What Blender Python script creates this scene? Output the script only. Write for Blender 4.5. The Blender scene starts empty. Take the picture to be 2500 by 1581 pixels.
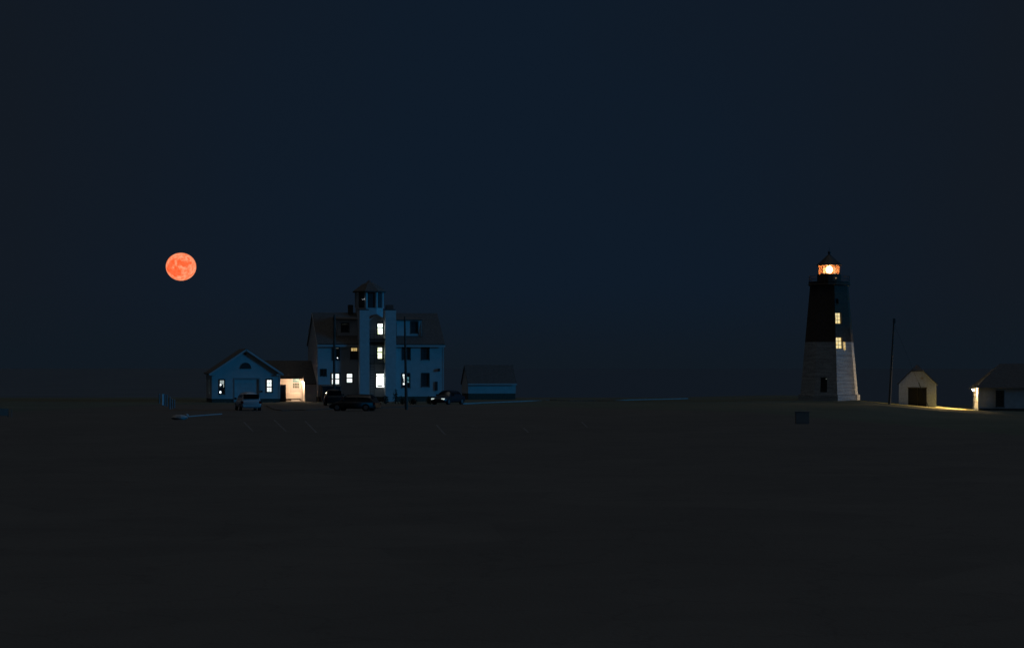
import bpy, math, random
from mathutils import Vector, Matrix, noise
random.seed(7)
R = math.radians
scene = bpy.context.scene
COL = scene.collection

# ------------------------------------------------------------------ camera
FPX, HOR, EYE = 5000.0, 898.0, 3.7          # focal length and horizon row of the 2500 px wide photograph
cam_d = bpy.data.cameras.new('camera'); cam = bpy.data.objects.new('camera', cam_d); COL.objects.link(cam)
cam_d.sensor_width = 36; cam_d.lens = FPX / 2500 * 36
cam_d.shift_y = (HOR - 790.5) / 2500
cam_d.clip_start = 0.5; cam_d.clip_end = 60000
cam.location = (0, 0, EYE); cam.rotation_euler = (R(90), 0, 0)
scene.camera = cam

# ------------------------------------------------------------------ world: night sky
world = bpy.data.worlds.new('World'); scene.world = world; world.use_nodes = True
wn, wl = world.node_tree.nodes, world.node_tree.links
wn.clear()
def N(t, **k):
    n = wn.new(t)
    for a, b in k.items(): setattr(n, a, b)
    return n
wtc = N('ShaderNodeTexCoord'); wsep = N('ShaderNodeSeparateXYZ'); wl.new(wtc.outputs['Generated'], wsep.inputs[0])
wout = N('ShaderNodeOutputWorld'); wbg = N('ShaderNodeBackground'); wl.new(wbg.outputs[0], wout.inputs[0])
# sideways drift of the sky colour: lens vignette painted in, duller to both sides
ax = N('ShaderNodeMath', operation='MULTIPLY'); wl.new(wsep.outputs['X'], ax.inputs[0]); wl.new(wsep.outputs['X'], ax.inputs[1])
axs = N('ShaderNodeMapRange'); axs.inputs['From Min'].default_value = 0.0; axs.inputs['From Max'].default_value = 0.055
wl.new(ax.outputs[0], axs.inputs['Value'])
wnz = N('ShaderNodeTexNoise'); wnz.inputs['Scale'].default_value = 9; wnz.inputs['Detail'].default_value = 4
wl.new(wtc.outputs['Generated'], wnz.inputs['Vector'])
wmix = N('ShaderNodeMix', data_type='RGBA')
wmix.inputs[6].default_value = (0.0047, 0.0109, 0.0222, 1); wmix.inputs[7].default_value = (0.0062, 0.0098, 0.0160, 1)
addn = N('ShaderNodeMath', operation='MULTIPLY_ADD'); addn.inputs[1].default_value = 0.5
nsub = N('ShaderNodeMath', operation='SUBTRACT'); nsub.inputs[1].default_value = 0.5; wl.new(wnz.outputs[0], nsub.inputs[0])
wl.new(nsub.outputs[0], addn.inputs[0]); wl.new(axs.outputs[0], addn.inputs[2]); addn.use_clamp = True
wl.new(addn.outputs[0], wmix.inputs[0])
# neutral bright cap added overhead, out of view, to light ground and roofs
zg = N('ShaderNodeMapRange', interpolation_type='SMOOTHSTEP'); zg.inputs['From Min'].default_value = 0.86; zg.inputs['From Max'].default_value = 0.97
wl.new(wsep.outputs['Z'], zg.inputs['Value'])
hz = N('ShaderNodeMapRange', interpolation_type='SMOOTHSTEP'); hz.inputs['From Min'].default_value = .045; hz.inputs['From Max'].default_value = -.005
wl.new(wsep.outputs['Z'], hz.inputs['Value'])
wh = N('ShaderNodeMix', data_type='RGBA'); wh.inputs[7].default_value = (0.0054, 0.0098, 0.0160, 1); wl.new(hz.outputs[0], wh.inputs[0]); wl.new(wmix.outputs[2], wh.inputs[6])
wz = N('ShaderNodeMix', data_type='RGBA'); wz.inputs[7].default_value = (0.36, 0.36, 0.35, 1)
wl.new(zg.outputs[0], wz.inputs[0]); wl.new(wh.outputs[2], wz.inputs[6]); wl.new(wz.outputs[2], wbg.inputs[0])
wbg.inputs[1].default_value = 1.0

# ------------------------------------------------------------------ the one sun lamp: dim cold night light from the right
sd = bpy.data.lights.new('night_light', 'SUN'); sun = bpy.data.objects.new('night_light', sd); COL.objects.link(sun)
sd.energy = 0.56; sd.angle = R(10); sd.color = (0.0, 0.40, 1.0)
beta, elev = R(15), R(10)
sdir = Vector((math.cos(beta)*math.cos(elev), -math.sin(beta)*math.cos(elev), math.sin(elev)))   # towards the light
sun.rotation_euler = sdir.to_track_quat('Z', 'Y').to_euler(); sun.location = (60, -60, 40)

scene.view_settings.view_transform = 'Standard'; scene.view_settings.look = 'None'
scene.view_settings.exposure = 0; scene.view_settings.gamma = 1
scene.render.engine = 'CYCLES'
scene.cycles.use_denoising = True
scene.cycles.max_bounces = 8
scene.cycles.sample_clamp_indirect = 4

# ------------------------------------------------------------------ materials
def mat(name, col, rough=0.8, metal=0.0, emit=None, estr=0.0, noise_amt=0.0, noise_scale=3.0, bump=None, spec=0.3, alpha=None):
    m = bpy.data.materials.new(name); m.use_nodes = True
    nt = m.node_tree; b = nt.nodes['Principled BSDF']
    b.inputs['Base Color'].default_value = (*col, 1); b.inputs['Roughness'].default_value = rough
    b.inputs['Metallic'].default_value = metal; b.inputs['Specular IOR Level'].default_value = spec
    tc = nt.nodes.new('ShaderNodeTexCoord')
    if noise_amt > 0:
        nz = nt.nodes.new('ShaderNodeTexNoise'); nz.inputs['Scale'].default_value = noise_scale; nz.inputs['Detail'].default_value = 6
        nt.links.new(tc.outputs['Object'], nz.inputs['Vector'])
        mr = nt.nodes.new('ShaderNodeMapRange'); mr.inputs['From Min'].default_value = .3; mr.inputs['From Max'].default_value = .7
        mr.inputs['To Min'].default_value = 1 - noise_amt; mr.inputs['To Max'].default_value = 1 + noise_amt
        nt.links.new(nz.outputs[0], mr.inputs['Value'])
        mx = nt.nodes.new('ShaderNodeVectorMath'); mx.operation = 'SCALE'; mx.inputs[0].default_value = col
        nt.links.new(mr.outputs[0], mx.inputs['Scale']); nt.links.new(mx.outputs[0], b.inputs['Base Color'])
    if emit: b.inputs['Emission Color'].default_value = (*emit, 1); b.inputs['Emission Strength'].default_value = estr
    if bump:
        kind, sc, dist = bump
        if kind == 'clap':                                   # overlapping horizontal boards
            sp = nt.nodes.new('ShaderNodeSeparateXYZ'); nt.links.new(tc.outputs['Object'], sp.inputs[0])
            mu = nt.nodes.new('ShaderNodeMath'); mu.operation = 'MULTIPLY'; mu.inputs[1].default_value = sc; nt.links.new(sp.outputs['Z'], mu.inputs[0])
            fr = nt.nodes.new('ShaderNodeMath'); fr.operation = 'FRACT'; nt.links.new(mu.outputs[0], fr.inputs[0])
            iv = nt.nodes.new('ShaderNodeMath'); iv.operation = 'SUBTRACT'; iv.inputs[0].default_value = 1; nt.links.new(fr.outputs[0], iv.inputs[1])
            src = iv.outputs[0]
        else:
            t = nt.nodes.new('ShaderNodeTexNoise'); t.inputs['Scale'].default_value = sc; t.inputs['Detail'].default_value = 5
            nt.links.new(tc.outputs['Object'], t.inputs['Vector']); src = t.outputs[0]
        bp = nt.nodes.new('ShaderNodeBump'); bp.inputs['Strength'].default_value = 1; bp.inputs['Distance'].default_value = dist
        nt.links.new(src, bp.inputs['Height']); nt.links.new(bp.outputs[0], b.inputs['Normal'])
    return m

def emit_mat(name, c1, c2, strength, scale=2.0, vertical=0.0):
    """lit window pane: two tones of room light in soft patches"""
    m = bpy.data.materials.new(name); m.use_nodes = True; nt = m.node_tree
    b = nt.nodes['Principled BSDF']; b.inputs['Base Color'].default_value = (.05, .05, .05, 1); b.inputs['Roughness'].default_value = .6; b.inputs['Specular IOR Level'].default_value = .05
    tc = nt.nodes.new('ShaderNodeTexCoord'); nz = nt.nodes.new('ShaderNodeTexNoise'); nz.inputs['Scale'].default_value = scale; nz.inputs['Detail'].default_value = 3
    nt.links.new(tc.outputs['Object'], nz.inputs['Vector'])
    mr = nt.nodes.new('ShaderNodeMapRange'); mr.inputs['From Min'].default_value = .4; mr.inputs['From Max'].default_value = .6; nt.links.new(nz.outputs[0], mr.inputs['Value'])
    mx = nt.nodes.new('ShaderNodeMix'); mx.data_type = 'RGBA'; mx.inputs[6].default_value = (*c1, 1); mx.inputs[7].default_value = (*c2, 1)
    nt.links.new(mr.outputs[0], mx.inputs[0]); nt.links.new(mx.outputs[2], b.inputs['Emission Color']); b.inputs['Emission Strength'].default_value = strength
    return m

M = {}
M['siding']   = mat('white_siding', (.50,.50,.50), .75, noise_amt=.07, noise_scale=1.3, bump=('clap', 7.5, .012))
M['siding_wide'] = mat('porch_siding', (.62,.60,.56), .7, noise_amt=.05, noise_scale=2, bump=('clap', 5.2, .03))
M['trim']     = mat('white_trim', (.46,.46,.46), .6, noise_amt=.05)
M['stucco']   = mat('painted_masonry', (.52,.52,.52), .85, noise_amt=.08, noise_scale=2.5, bump=('n', 8, .01))
M['shingle']  = mat('asphalt_shingles', (.085,.080,.076), .95, noise_amt=.22, noise_scale=5, bump=('clap', 6, .01))
M['foundation'] = mat('dark_foundation', (.10,.085,.065), .95, noise_amt=.25, noise_scale=6)
M['darkglass'] = mat('dark_pane', (.07,.065,.065), .25, spec=.5)
M['sash']     = mat('window_sash', (.35,.35,.35), .6)
M['darksash'] = mat('dark_sash', (.06,.06,.055), .6)
M['iron']     = mat('black_iron', (.05,.05,.05), .6, metal=.3)
M['wood']     = mat('weathered_pole', (.085,.078,.07), .95, noise_amt=.3, noise_scale=6)
M['grass']    = None
M['concrete'] = mat('pale_concrete', (.34,.34,.33), .9, noise_amt=.2, noise_scale=2)
M['darkpaint'] = mat('dark_painted_wood', (.045,.04,.038), .8, noise_amt=.2)
M['w_cool']   = emit_mat('lit_pane_cool', (.84,1,.96), (1,1,1), 1.3, 3)
M['w_bay']    = emit_mat('lit_pane_bay', (.80,1,.90), (.97,1,.97), 2.8, 3)
M['w_green']  = emit_mat('lit_pane_greenish', (.76,.92,.50), (.95,1,.84), 2.0, 2.6)
M['w_amber']  = emit_mat('lit_pane_amber', (.62,.40,.12), (.9,.68,.32), 0.75, 5)
M['w_yellow'] = emit_mat('lit_pane_yellow', (1,.72,.26), (1,.86,.48), 0.95, 3.5)
M['w_grey']   = emit_mat('lit_pane_dim', (.30,.36,.35), (.46,.52,.50), 0.95, 6)
M['w_teal']   = emit_mat('lit_pane_teal', (.10,.38,.30), (.45,.95,.78), 0.8, 2.2)
M['w_mossy']  = emit_mat('lit_pane_mossy', (.05,.07,.03), (.16,.24,.13), 0.5, 4)
M['w_sky']    = emit_mat('lit_pane_blue', (.05,.28,.34), (.35,.62,.75), 0.55, 5)
M['w_slit']   = emit_mat('lit_pane_slit', (.16,.30,.34), (.35,.48,.50), 0.7, 5)
M['glint']    = mat('lamp_and_glint_glow', (.5,.5,.5), .3, emit=(.85,.95,1), estr=3.0)  # glow of small lamps, also painted on as glints
M['dimglint'] = mat('dim_light_and_glint', (.3,.3,.3), .3, emit=(.40,.45,.38), estr=.35)  # dim light in windows, also a painted door glint
M['bulb']     = mat('warm_bulb', (.9,.9,.9), .3, emit=(1,.72,.38), estr=160)
M['beacon']   = mat('beacon_lamp', (.9,.9,.9), .3, emit=(1,.50,.18), estr=26)
M['tyre']     = mat('tyre_rubber', (.02,.02,.02), .9)
M['rim']      = mat('alloy_rim', (.30,.31,.33), .35, metal=.8)
M['vanpaint'] = mat('silver_white_paint', (.42,.42,.43), .3, spec=.5, noise_amt=.03)
M['darkcar']  = mat('black_car_paint', (.020,.017,.015), .5, spec=.35)
M['bluecar']  = mat('dark_blue_car_paint', (.015,.020,.028), .38, spec=.6)
M['carglass'] = mat('car_glass', (.006,.006,.007), .06, spec=.6)
M['plastic']  = mat('black_plastic', (.02,.02,.02), .6)
M['redlens']  = mat('red_lens', (.16,.01,.01), .2, spec=.6)
M['clearlens'] = mat('clear_lamp_glass', (.55,.57,.6), .08, spec=.8, metal=.4)
M['glintlens'] = mat('headlight_glint', (.5,.5,.5), .1, emit=(.85,1,.97), estr=.7)  # reflected glints on the headlights, painted as a weak glow
M['leaf']     = mat('dark_leaves', (.04,.045,.03), .8, noise_amt=.3, noise_scale=8)
M['stem']     = mat('shrub_stem', (.06,.045,.03), .9)
M['rock']     = mat('whitewashed_rock', (.30,.30,.30), .9, noise_amt=.25, noise_scale=3, bump=('n', 5, .03))
M['postwhite'] = mat('white_painted_post', (.20,.21,.22), .7, noise_amt=.15, noise_scale=4)
M['metalgrey'] = mat('galvanised_box', (.24,.18,.15), .6, noise_amt=.1)
M['brown']    = mat('brown_painted_stone', (.085,.062,.048), .9, noise_amt=.25, noise_scale=4, bump=('n', 10, .015))

def tower_mat():
    """whitewashed stone courses with a speckled, worn paint skin"""
    m = mat('whitewashed_tower_stone', (.42,.41,.38), .9)
    nt = m.node_tree; b = nt.nodes['Principled BSDF']; tc = nt.nodes.new('ShaderNodeTexCoord')
    n1 = nt.nodes.new('ShaderNodeTexNoise'); n1.inputs['Scale'].default_value = 7; n1.inputs['Detail'].default_value = 6; nt.links.new(tc.outputs['Object'], n1.inputs['Vector'])
    mp = nt.nodes.new('ShaderNodeMapping'); mp.inputs['Scale'].default_value = (.7, .7, 4.5); nt.links.new(tc.outputs['Object'], mp.inputs['Vector'])
    n2 = nt.nodes.new('ShaderNodeTexNoise'); n2.inputs['Scale'].default_value = 1.0; n2.inputs['Detail'].default_value = 3; nt.links.new(mp.outputs[0], n2.inputs['Vector'])
    ad = nt.nodes.new('ShaderNodeMath'); ad.operation = 'ADD'; nt.links.new(n1.outputs[0], ad.inputs[0]); nt.links.new(n2.outputs[0], ad.inputs[1])
    cr = nt.nodes.new('ShaderNodeMapRange'); cr.inputs['From Min'].default_value = .8; cr.inputs['From Max'].default_value = 1.2; nt.links.new(ad.outputs[0], cr.inputs['Value'])
    mx = nt.nodes.new('ShaderNodeMix'); mx.data_type = 'RGBA'; mx.inputs[6].default_value = (.30,.29,.28,1); mx.inputs[7].default_value = (.48,.47,.45,1)
    nt.links.new(cr.outputs[0], mx.inputs[0]); nt.links.new(mx.outputs[2], b.inputs['Base Color'])
    # stone courses
    sp = nt.nodes.new('ShaderNodeSeparateXYZ'); nt.links.new(tc.outputs['Object'], sp.inputs[0])
    mu = nt.nodes.new('ShaderNodeMath'); mu.operation = 'MULTIPLY'; mu.inputs[1].default_value = 2.6; nt.links.new(sp.outputs['Z'], mu.inputs[0])
    fr = nt.nodes.new('ShaderNodeMath'); fr.operation = 'PINGPONG'; fr.inputs[1].default_value = .5; nt.links.new(mu.outputs[0], fr.inputs[0])
    ms = nt.nodes.new('ShaderNodeMapRange'); ms.inputs['From Max'].default_value = .09; nt.links.new(fr.outputs[0], ms.inputs['Value'])
    hh = nt.nodes.new('ShaderNodeMath'); hh.operation = 'MULTIPLY_ADD'; hh.inputs[1].default_value = .6
    nt.links.new(n1.outputs[0], hh.inputs[0]); nt.links.new(ms.outputs[0], hh.inputs[2])
    bp = nt.nodes.new('ShaderNodeBump'); bp.inputs['Distance'].default_value = .03; nt.links.new(hh.outputs[0], bp.inputs['Height']); nt.links.new(bp.outputs[0], b.inputs['Normal'])
    return m
M['tower'] = tower_mat()

def grass_mat():
    m = bpy.data.materials.new('rough_grass'); m.use_nodes = True; nt = m.node_tree
    b = nt.nodes['Principled BSDF']; b.inputs['Roughness'].default_value = .95; b.inputs['Specular IOR Level'].default_value = .1
    tc = nt.nodes.new('ShaderNodeTexCoord')
    n1 = nt.nodes.new('ShaderNodeTexNoise'); n1.inputs['Scale'].default_value = .09; n1.inputs['Detail'].default_value = 8; n1.inputs['Roughness'].default_value = .7
    n2 = nt.nodes.new('ShaderNodeTexNoise'); n2.inputs['Scale'].default_value = 9; n2.inputs['Detail'].default_value = 6
    for n in (n1, n2): nt.links.new(tc.outputs['Object'], n.inputs['Vector'])
    ad = nt.nodes.new('ShaderNodeMath'); ad.operation = 'ADD'; nt.links.new(n1.outputs[0], ad.inputs[0]); nt.links.new(n2.outputs[0], ad.inputs[1])
    mr = nt.nodes.new('ShaderNodeMapRange'); mr.inputs['From Min'].default_value = .8; mr.inputs['From Max'].default_value = 1.2; nt.links.new(ad.outputs[0], mr.inputs['Value'])
    mx = nt.nodes.new('ShaderNodeMix'); mx.data_type = 'RGBA'; mx.inputs[6].default_value = (.086,.092,.068,1); mx.inputs[7].default_value = (.124,.128,.096,1)
    nt.links.new(mr.outputs[0], mx.inputs[0]); nt.links.new(mx.outputs[2], b.inputs['Base Color'])
    bp = nt.nodes.new('ShaderNodeBump'); bp.inputs['Distance'].default_value = .05; bp.inputs['Strength'].default_value = .7
    nt.links.new(n2.outputs[0], bp.inputs['Height']); nt.links.new(bp.outputs[0], b.inputs['Normal'])
    return m
M['grass'] = grass_mat()
M['asphalt'] = mat('worn_asphalt', (.108,.093,.077), .95, noise_amt=.07, noise_scale=.35, bump=('n', 14, .01), spec=.15)
def patch_asphalt():
    m = M['asphalt']; nt = m.node_tree; b = nt.nodes['Principled BSDF']; src = b.inputs['Base Color'].links[0].from_socket
    tc = nt.nodes.new('ShaderNodeTexCoord'); vo = nt.nodes.new('ShaderNodeTexVoronoi'); vo.inputs['Scale'].default_value = .22; nt.links.new(tc.outputs['Object'], vo.inputs['Vector'])
    vc = nt.nodes.new('ShaderNodeTexVoronoi'); vc.feature = 'DISTANCE_TO_EDGE'; vc.inputs['Scale'].default_value = .30
    nw = nt.nodes.new('ShaderNodeTexNoise'); nw.inputs['Scale'].default_value = 1.2; nw.inputs['Detail'].default_value = 6; nt.links.new(tc.outputs['Object'], nw.inputs['Vector'])
    wv = nt.nodes.new('ShaderNodeVectorMath'); wv.operation = 'MULTIPLY_ADD'; wv.inputs[1].default_value = (1.6,1.6,0); nt.links.new(nw.outputs['Color'], wv.inputs[0]); nt.links.new(tc.outputs['Object'], wv.inputs[2]); nt.links.new(wv.outputs[0], vc.inputs['Vector'])
    cr = nt.nodes.new('ShaderNodeMapRange'); cr.inputs['From Max'].default_value = .02; cr.inputs['To Min'].default_value = .85; nt.links.new(vc.outputs['Distance'], cr.inputs['Value'])
    pr = nt.nodes.new('ShaderNodeMapRange'); pr.inputs['To Min'].default_value = .92; pr.inputs['To Max'].default_value = 1.08; nt.links.new(vo.outputs['Color'], pr.inputs['Value'])
    mu = nt.nodes.new('ShaderNodeMath'); mu.operation = 'MULTIPLY'; nt.links.new(cr.outputs[0], mu.inputs[0]); nt.links.new(pr.outputs[0], mu.inputs[1])
    sc = nt.nodes.new('ShaderNodeVectorMath'); sc.operation = 'SCALE'; nt.links.new(src, sc.inputs[0]); nt.links.new(mu.outputs[0], sc.inputs['Scale']); nt.links.new(sc.outputs[0], b.inputs['Base Color'])
patch_asphalt()
def paint_line_mat():
    m = mat('worn_line_paint', (.16,.16,.155), .9); nt = m.node_tree; b = nt.nodes['Principled BSDF']
    tc = nt.nodes.new('ShaderNodeTexCoord'); nz = nt.nodes.new('ShaderNodeTexNoise'); nz.inputs['Scale'].default_value = 1.1; nz.inputs['Detail'].default_value = 5
    nt.links.new(tc.outputs['Object'], nz.inputs['Vector'])
    mr = nt.nodes.new('ShaderNodeMapRange'); mr.inputs['From Min'].default_value = .42; mr.inputs['From Max'].default_value = .66; nt.links.new(nz.outputs[0], mr.inputs['Value'])
    mx = nt.nodes.new('ShaderNodeMix'); mx.data_type = 'RGBA'; mx.inputs[6].default_value = (.11,.095,.08,1); mx.inputs[7].default_value = (.23,.23,.22,1)
    nt.links.new(mr.outputs[0], mx.inputs[0]); nt.links.new(mx.outputs[2], b.inputs['Base Color']); return m
M['line'] = paint_line_mat()
def water_mat():
    m = mat('sea_water', (.075,.082,.088), .30, spec=.5); nt = m.node_tree; b = nt.nodes['Principled BSDF']
    tc = nt.nodes.new('ShaderNodeTexCoord'); nz = nt.nodes.new('ShaderNodeTexNoise'); nz.inputs['Scale'].default_value = .12; nz.inputs['Detail'].default_value = 6
    nt.links.new(tc.outputs['Object'], nz.inputs['Vector'])
    bp = nt.nodes.new('ShaderNodeBump'); bp.inputs['Distance'].default_value = .6; bp.inputs['Strength'].default_value = .5
    nt.links.new(nz.outputs[0], bp.inputs['Height']); nt.links.new(bp.outputs[0], b.inputs['Normal']); return m
M['water'] = water_mat()
def moon_mat():
    m = bpy.data.materials.new('moon_surface'); m.use_nodes = True; nt = m.node_tree
    nt.nodes.remove(nt.nodes['Principled BSDF']); out = nt.nodes['Material Output']
    em = nt.nodes.new('ShaderNodeEmission'); nt.links.new(em.outputs[0], out.inputs[0])
    tc = nt.nodes.new('ShaderNodeTexCoord')
    # seas of the moon: soft discs on the sphere (object space, unit radius, -Y faces us), then mottling
    acc = None
    maria = [(-.50,.22,.26),(-.42,.42,.17),(.03,.34,.18),(.30,.18,.24),(.68,.22,.16),(.60,.54,.10),(.04,.12,.15),(.52,.06,.14),
             (-.72,-.22,.26),(-.50,-.45,.24),(-.10,-.48,.26),(-.28,-.66,.14),(-.60,.0,.2),(-.14,-.14,.14),(-.30,-.30,.12)]
    warp = nt.nodes.new('ShaderNodeTexNoise'); warp.inputs['Scale'].default_value = 3.4; warp.inputs['Detail'].default_value = 5
    nt.links.new(tc.outputs['Object'], warp.inputs['Vector'])
    ws = nt.nodes.new('ShaderNodeVectorMath'); ws.operation = 'MULTIPLY_ADD'; ws.inputs[1].default_value = (.34,.34,.34)
    nt.links.new(warp.outputs['Color'], ws.inputs[0]); nt.links.new(tc.outputs['Object'], ws.inputs[2])
    for (x, z, r) in maria:
        y = -math.sqrt(max(0, 1 - x*x - z*z))
        d = nt.nodes.new('ShaderNodeVectorMath'); d.operation = 'DISTANCE'; nt.links.new(ws.outputs[0], d.inputs[0]); d.inputs[1].default_value = (x+.17, y+.17, z+.17)
        mr = nt.nodes.new('ShaderNodeMapRange'); mr.interpolation_type = 'SMOOTHSTEP'
        mr.inputs['From Min'].default_value = r*1.25; mr.inputs['From Max'].default_value = r*.75; nt.links.new(d.outputs['Value'], mr.inputs['Value'])
        if acc is None: acc = mr.outputs[0]
        else:
            mxm = nt.nodes.new('ShaderNodeMath'); mxm.operation = 'MAXIMUM'; nt.links.new(acc, mxm.inputs[0]); nt.links.new(mr.outputs[0], mxm.inputs[1]); acc = mxm.outputs[0]
    n2 = nt.nodes.new('ShaderNodeTexNoise'); n2.inputs['Scale'].default_value = 4.5; n2.inputs['Detail'].default_value = 7; nt.links.new(tc.outputs['Object'], n2.inputs['Vector'])
    base = nt.nodes.new('ShaderNodeMix'); base.data_type = 'RGBA'; base.inputs[6].default_value = (1.0,.185,.065,1); base.inputs[7].default_value = (1.0,.38,.20,1)
    mr2 = nt.nodes.new('ShaderNodeMapRange'); mr2.inputs['From Min'].default_value = .36; mr2.inputs['From Max'].default_value = .64; nt.links.new(n2.outputs[0], mr2.inputs['Value'])
    nt.links.new(mr2.outputs[0], base.inputs[0])
    dk = nt.nodes.new('ShaderNodeMix'); dk.data_type = 'RGBA'; dk.inputs[7].default_value = (1.0,.098,.016,1); nt.links.new(base.outputs[2], dk.inputs[6])
    sc_ = nt.nodes.new('ShaderNodeMath'); sc_.operation = 'MULTIPLY'; sc_.inputs[1].default_value = .72; nt.links.new(acc, sc_.inputs[0]); nt.links.new(sc_.outputs[0], dk.inputs[0])
    nt.links.new(dk.outputs[2], em.inputs[0]); em.inputs[1].default_value = 1.0
    return m
M['moon'] = moon_mat()
def lantern_glass():
    m = bpy.data.materials.new('lantern_glass'); m.use_nodes = True; nt = m.node_tree
    nt.nodes.remove(nt.nodes['Principled BSDF']); out = nt.nodes['Material Output']
    tr = nt.nodes.new('ShaderNodeBsdfTransparent'); tl = nt.nodes.new('ShaderNodeBsdfTranslucent'); tl.inputs[0].default_value = (1,.50,.26,1)
    gl = nt.nodes.new('ShaderNodeBsdfGlossy'); gl.inputs['Roughness'].default_value = .1
    a = nt.nodes.new('ShaderNodeMixShader'); a.inputs[0].default_value = .30; nt.links.new(tr.outputs[0], a.inputs[1]); nt.links.new(tl.outputs[0], a.inputs[2])
    c = nt.nodes.new('ShaderNodeMixShader'); c.inputs[0].default_value = .06; nt.links.new(a.outputs[0], c.inputs[1]); nt.links.new(gl.outputs[0], c.inputs[2])
    nt.links.new(c.outputs[0], out.inputs[0]); return m
M['lglass'] = lantern_glass()

# ------------------------------------------------------------------ mesh helpers
class MB:
    def __init__(s): s.v = []; s.f = []
    def add(s, vs, fs):
        o = len(s.v); s.v += [tuple(v) for v in vs]; s.f += [tuple(i + o for i in f) for f in fs]; return s
    def box(s, x0, x1, y0, y1, z0, z1):
        return s.add([(x0,y0,z0),(x1,y0,z0),(x1,y1,z0),(x0,y1,z0),(x0,y0,z1),(x1,y0,z1),(x1,y1,z1),(x0,y1,z1)],
                     [(0,3,2,1),(4,5,6,7),(0,1,5,4),(1,2,6,5),(2,3,7,6),(3,0,4,7)])
    def quad(s, a, b, c, d): return s.add([a,b,c,d], [(0,1,2,3)])
    def slab(s, a, b, c, d, t):
        """plate of thickness t (along its own normal, downwards) whose top is the quad a b c d"""
        a, b, c, d = map(Vector, (a,b,c,d)); n = (b-a).cross(d-a).normalized() * -t
        vs = [a,b,c,d,a+n,b+n,c+n,d+n]
        return s.add(vs, [(0,1,2,3),(7,6,5,4),(0,4,5,1),(1,5,6,2),(2,6,7,3),(3,7,4,0)])
    def poly(s, pts, y0, y1):
        """outline in x,z extruded along y"""
        n = len(pts); vs = [(x,y0,z) for x,z in pts] + [(x,y1,z) for x,z in pts]
        fs = [tuple(range(n)), tuple(range(2*n-1, n-1, -1))] + [(i, i+n, (i+1)%n+n, (i+1)%n) for i in range(n)]
        return s.add(vs, fs)
    def polyx(s, pts, x0, x1):
        """outline in y,z extruded along x"""
        n = len(pts); vs = [(x0,y,z) for y,z in pts] + [(x1,y,z) for y,z in pts]
        fs = [tuple(range(n-1,-1,-1)), tuple(range(n, 2*n))] + [((i+1)%n, (i+1)%n+n, i+n, i) for i in range(n)]
        return s.add(vs, fs)
    def tube(s, p0, p1, r0, r1=None, n=10, caps=True):
        r1 = r0 if r1 is None else r1; p0, p1 = Vector(p0), Vector(p1); d = (p1-p0).normalized()
        a = d.orthogonal().normalized(); b = d.cross(a)
        vs = [p0 + (a*math.cos(t)+b*math.sin(t))*r0 for t in [2*math.pi*i/n for i in range(n)]] + \
             [p1 + (a*math.cos(t)+b*math.sin(t))*r1 for t in [2*math.pi*i/n for i in range(n)]]
        fs = [(i, (i+1)%n, (i+1)%n+n, i+n) for i in range(n)]
        if caps: fs += [tuple(range(n-1,-1,-1)), tuple(range(n, 2*n))]
        return s.add(vs, fs)
    def lathe(s, prof, n=24, a0=0.0, cx=0, cy=0):
        vs = []; 
        for r, z in prof: vs += [(cx+r*math.cos(a0+2*math.pi*i/n), cy+r*math.sin(a0+2*math.pi*i/n), z) for i in range(n)]
        fs = []
        for k in range(len(prof)-1):
            fs += [(k*n+i, k*n+(i+1)%n, (k+1)*n+(i+1)%n, (k+1)*n+i) for i in range(n)]
        fs += [tuple(range(n-1,-1,-1)), tuple(range((len(prof)-1)*n, len(prof)*n))]
        return s.add(vs, fs)
    def ball(s, c, r, n=12, sz=1.0):
        m = n//2; prof = [(max(1e-3, r*math.sin(math.pi*k/m)), c[2] - r*sz*math.cos(math.pi*k/m)) for k in range(m+1)]
        return s.lathe(prof, n, 0, c[0], c[1])
    def grid(s, x0, x1, z0, z1, holes, y=0.0, depth=.16):
        """wall face in the x,z plane at y with rectangular holes that have reveals going to y+depth"""
        xs = sorted({x0, x1, *[h[0] for h in holes], *[h[1] for h in holes]}); zs = sorted({z0, z1, *[h[2] for h in holes], *[h[3] for h in holes]})
        xs = [x for x in xs if x0-1e-6 <= x <= x1+1e-6]; zs = [z for z in zs if z0-1e-6 <= z <= z1+1e-6]
        for i in range(len(xs)-1):
            for j in range(len(zs)-1):
                cx, cz = (xs[i]+xs[i+1])/2, (zs[j]+zs[j+1])/2
                if any(h[0] < cx < h[1] and h[2] < cz < h[3] for h in holes): continue
                s.quad((xs[i],y,zs[j]), (xs[i+1],y,zs[j]), (xs[i+1],y,zs[j+1]), (xs[i],y,zs[j+1]))
        for a, b, c, d in holes:
            s.quad((a,y,c),(a,y+depth,c),(b,y+depth,c),(b,y,c)); s.quad((a,y,d),(b,y,d),(b,y+depth,d),(a,y+depth,d))
            s.quad((a,y,c),(a,y,d),(a,y+depth,d),(a,y+depth,c)); s.quad((b,y,c),(b,y+depth,c),(b,y+depth,d),(b,y,d))
        return s
    def obj(s, name, m, parent=None, smooth=False):
        me = bpy.data.meshes.new(name); me.from_pydata(s.v, [], s.f); me.validate(); me.update()
        if m: me.materials.append(m)
        if smooth: me.polygons.foreach_set('use_smooth', [True]*len(me.polygons))
        o = bpy.data.objects.new(name, me); COL.objects.link(o); o.parent = parent
        return o

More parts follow.
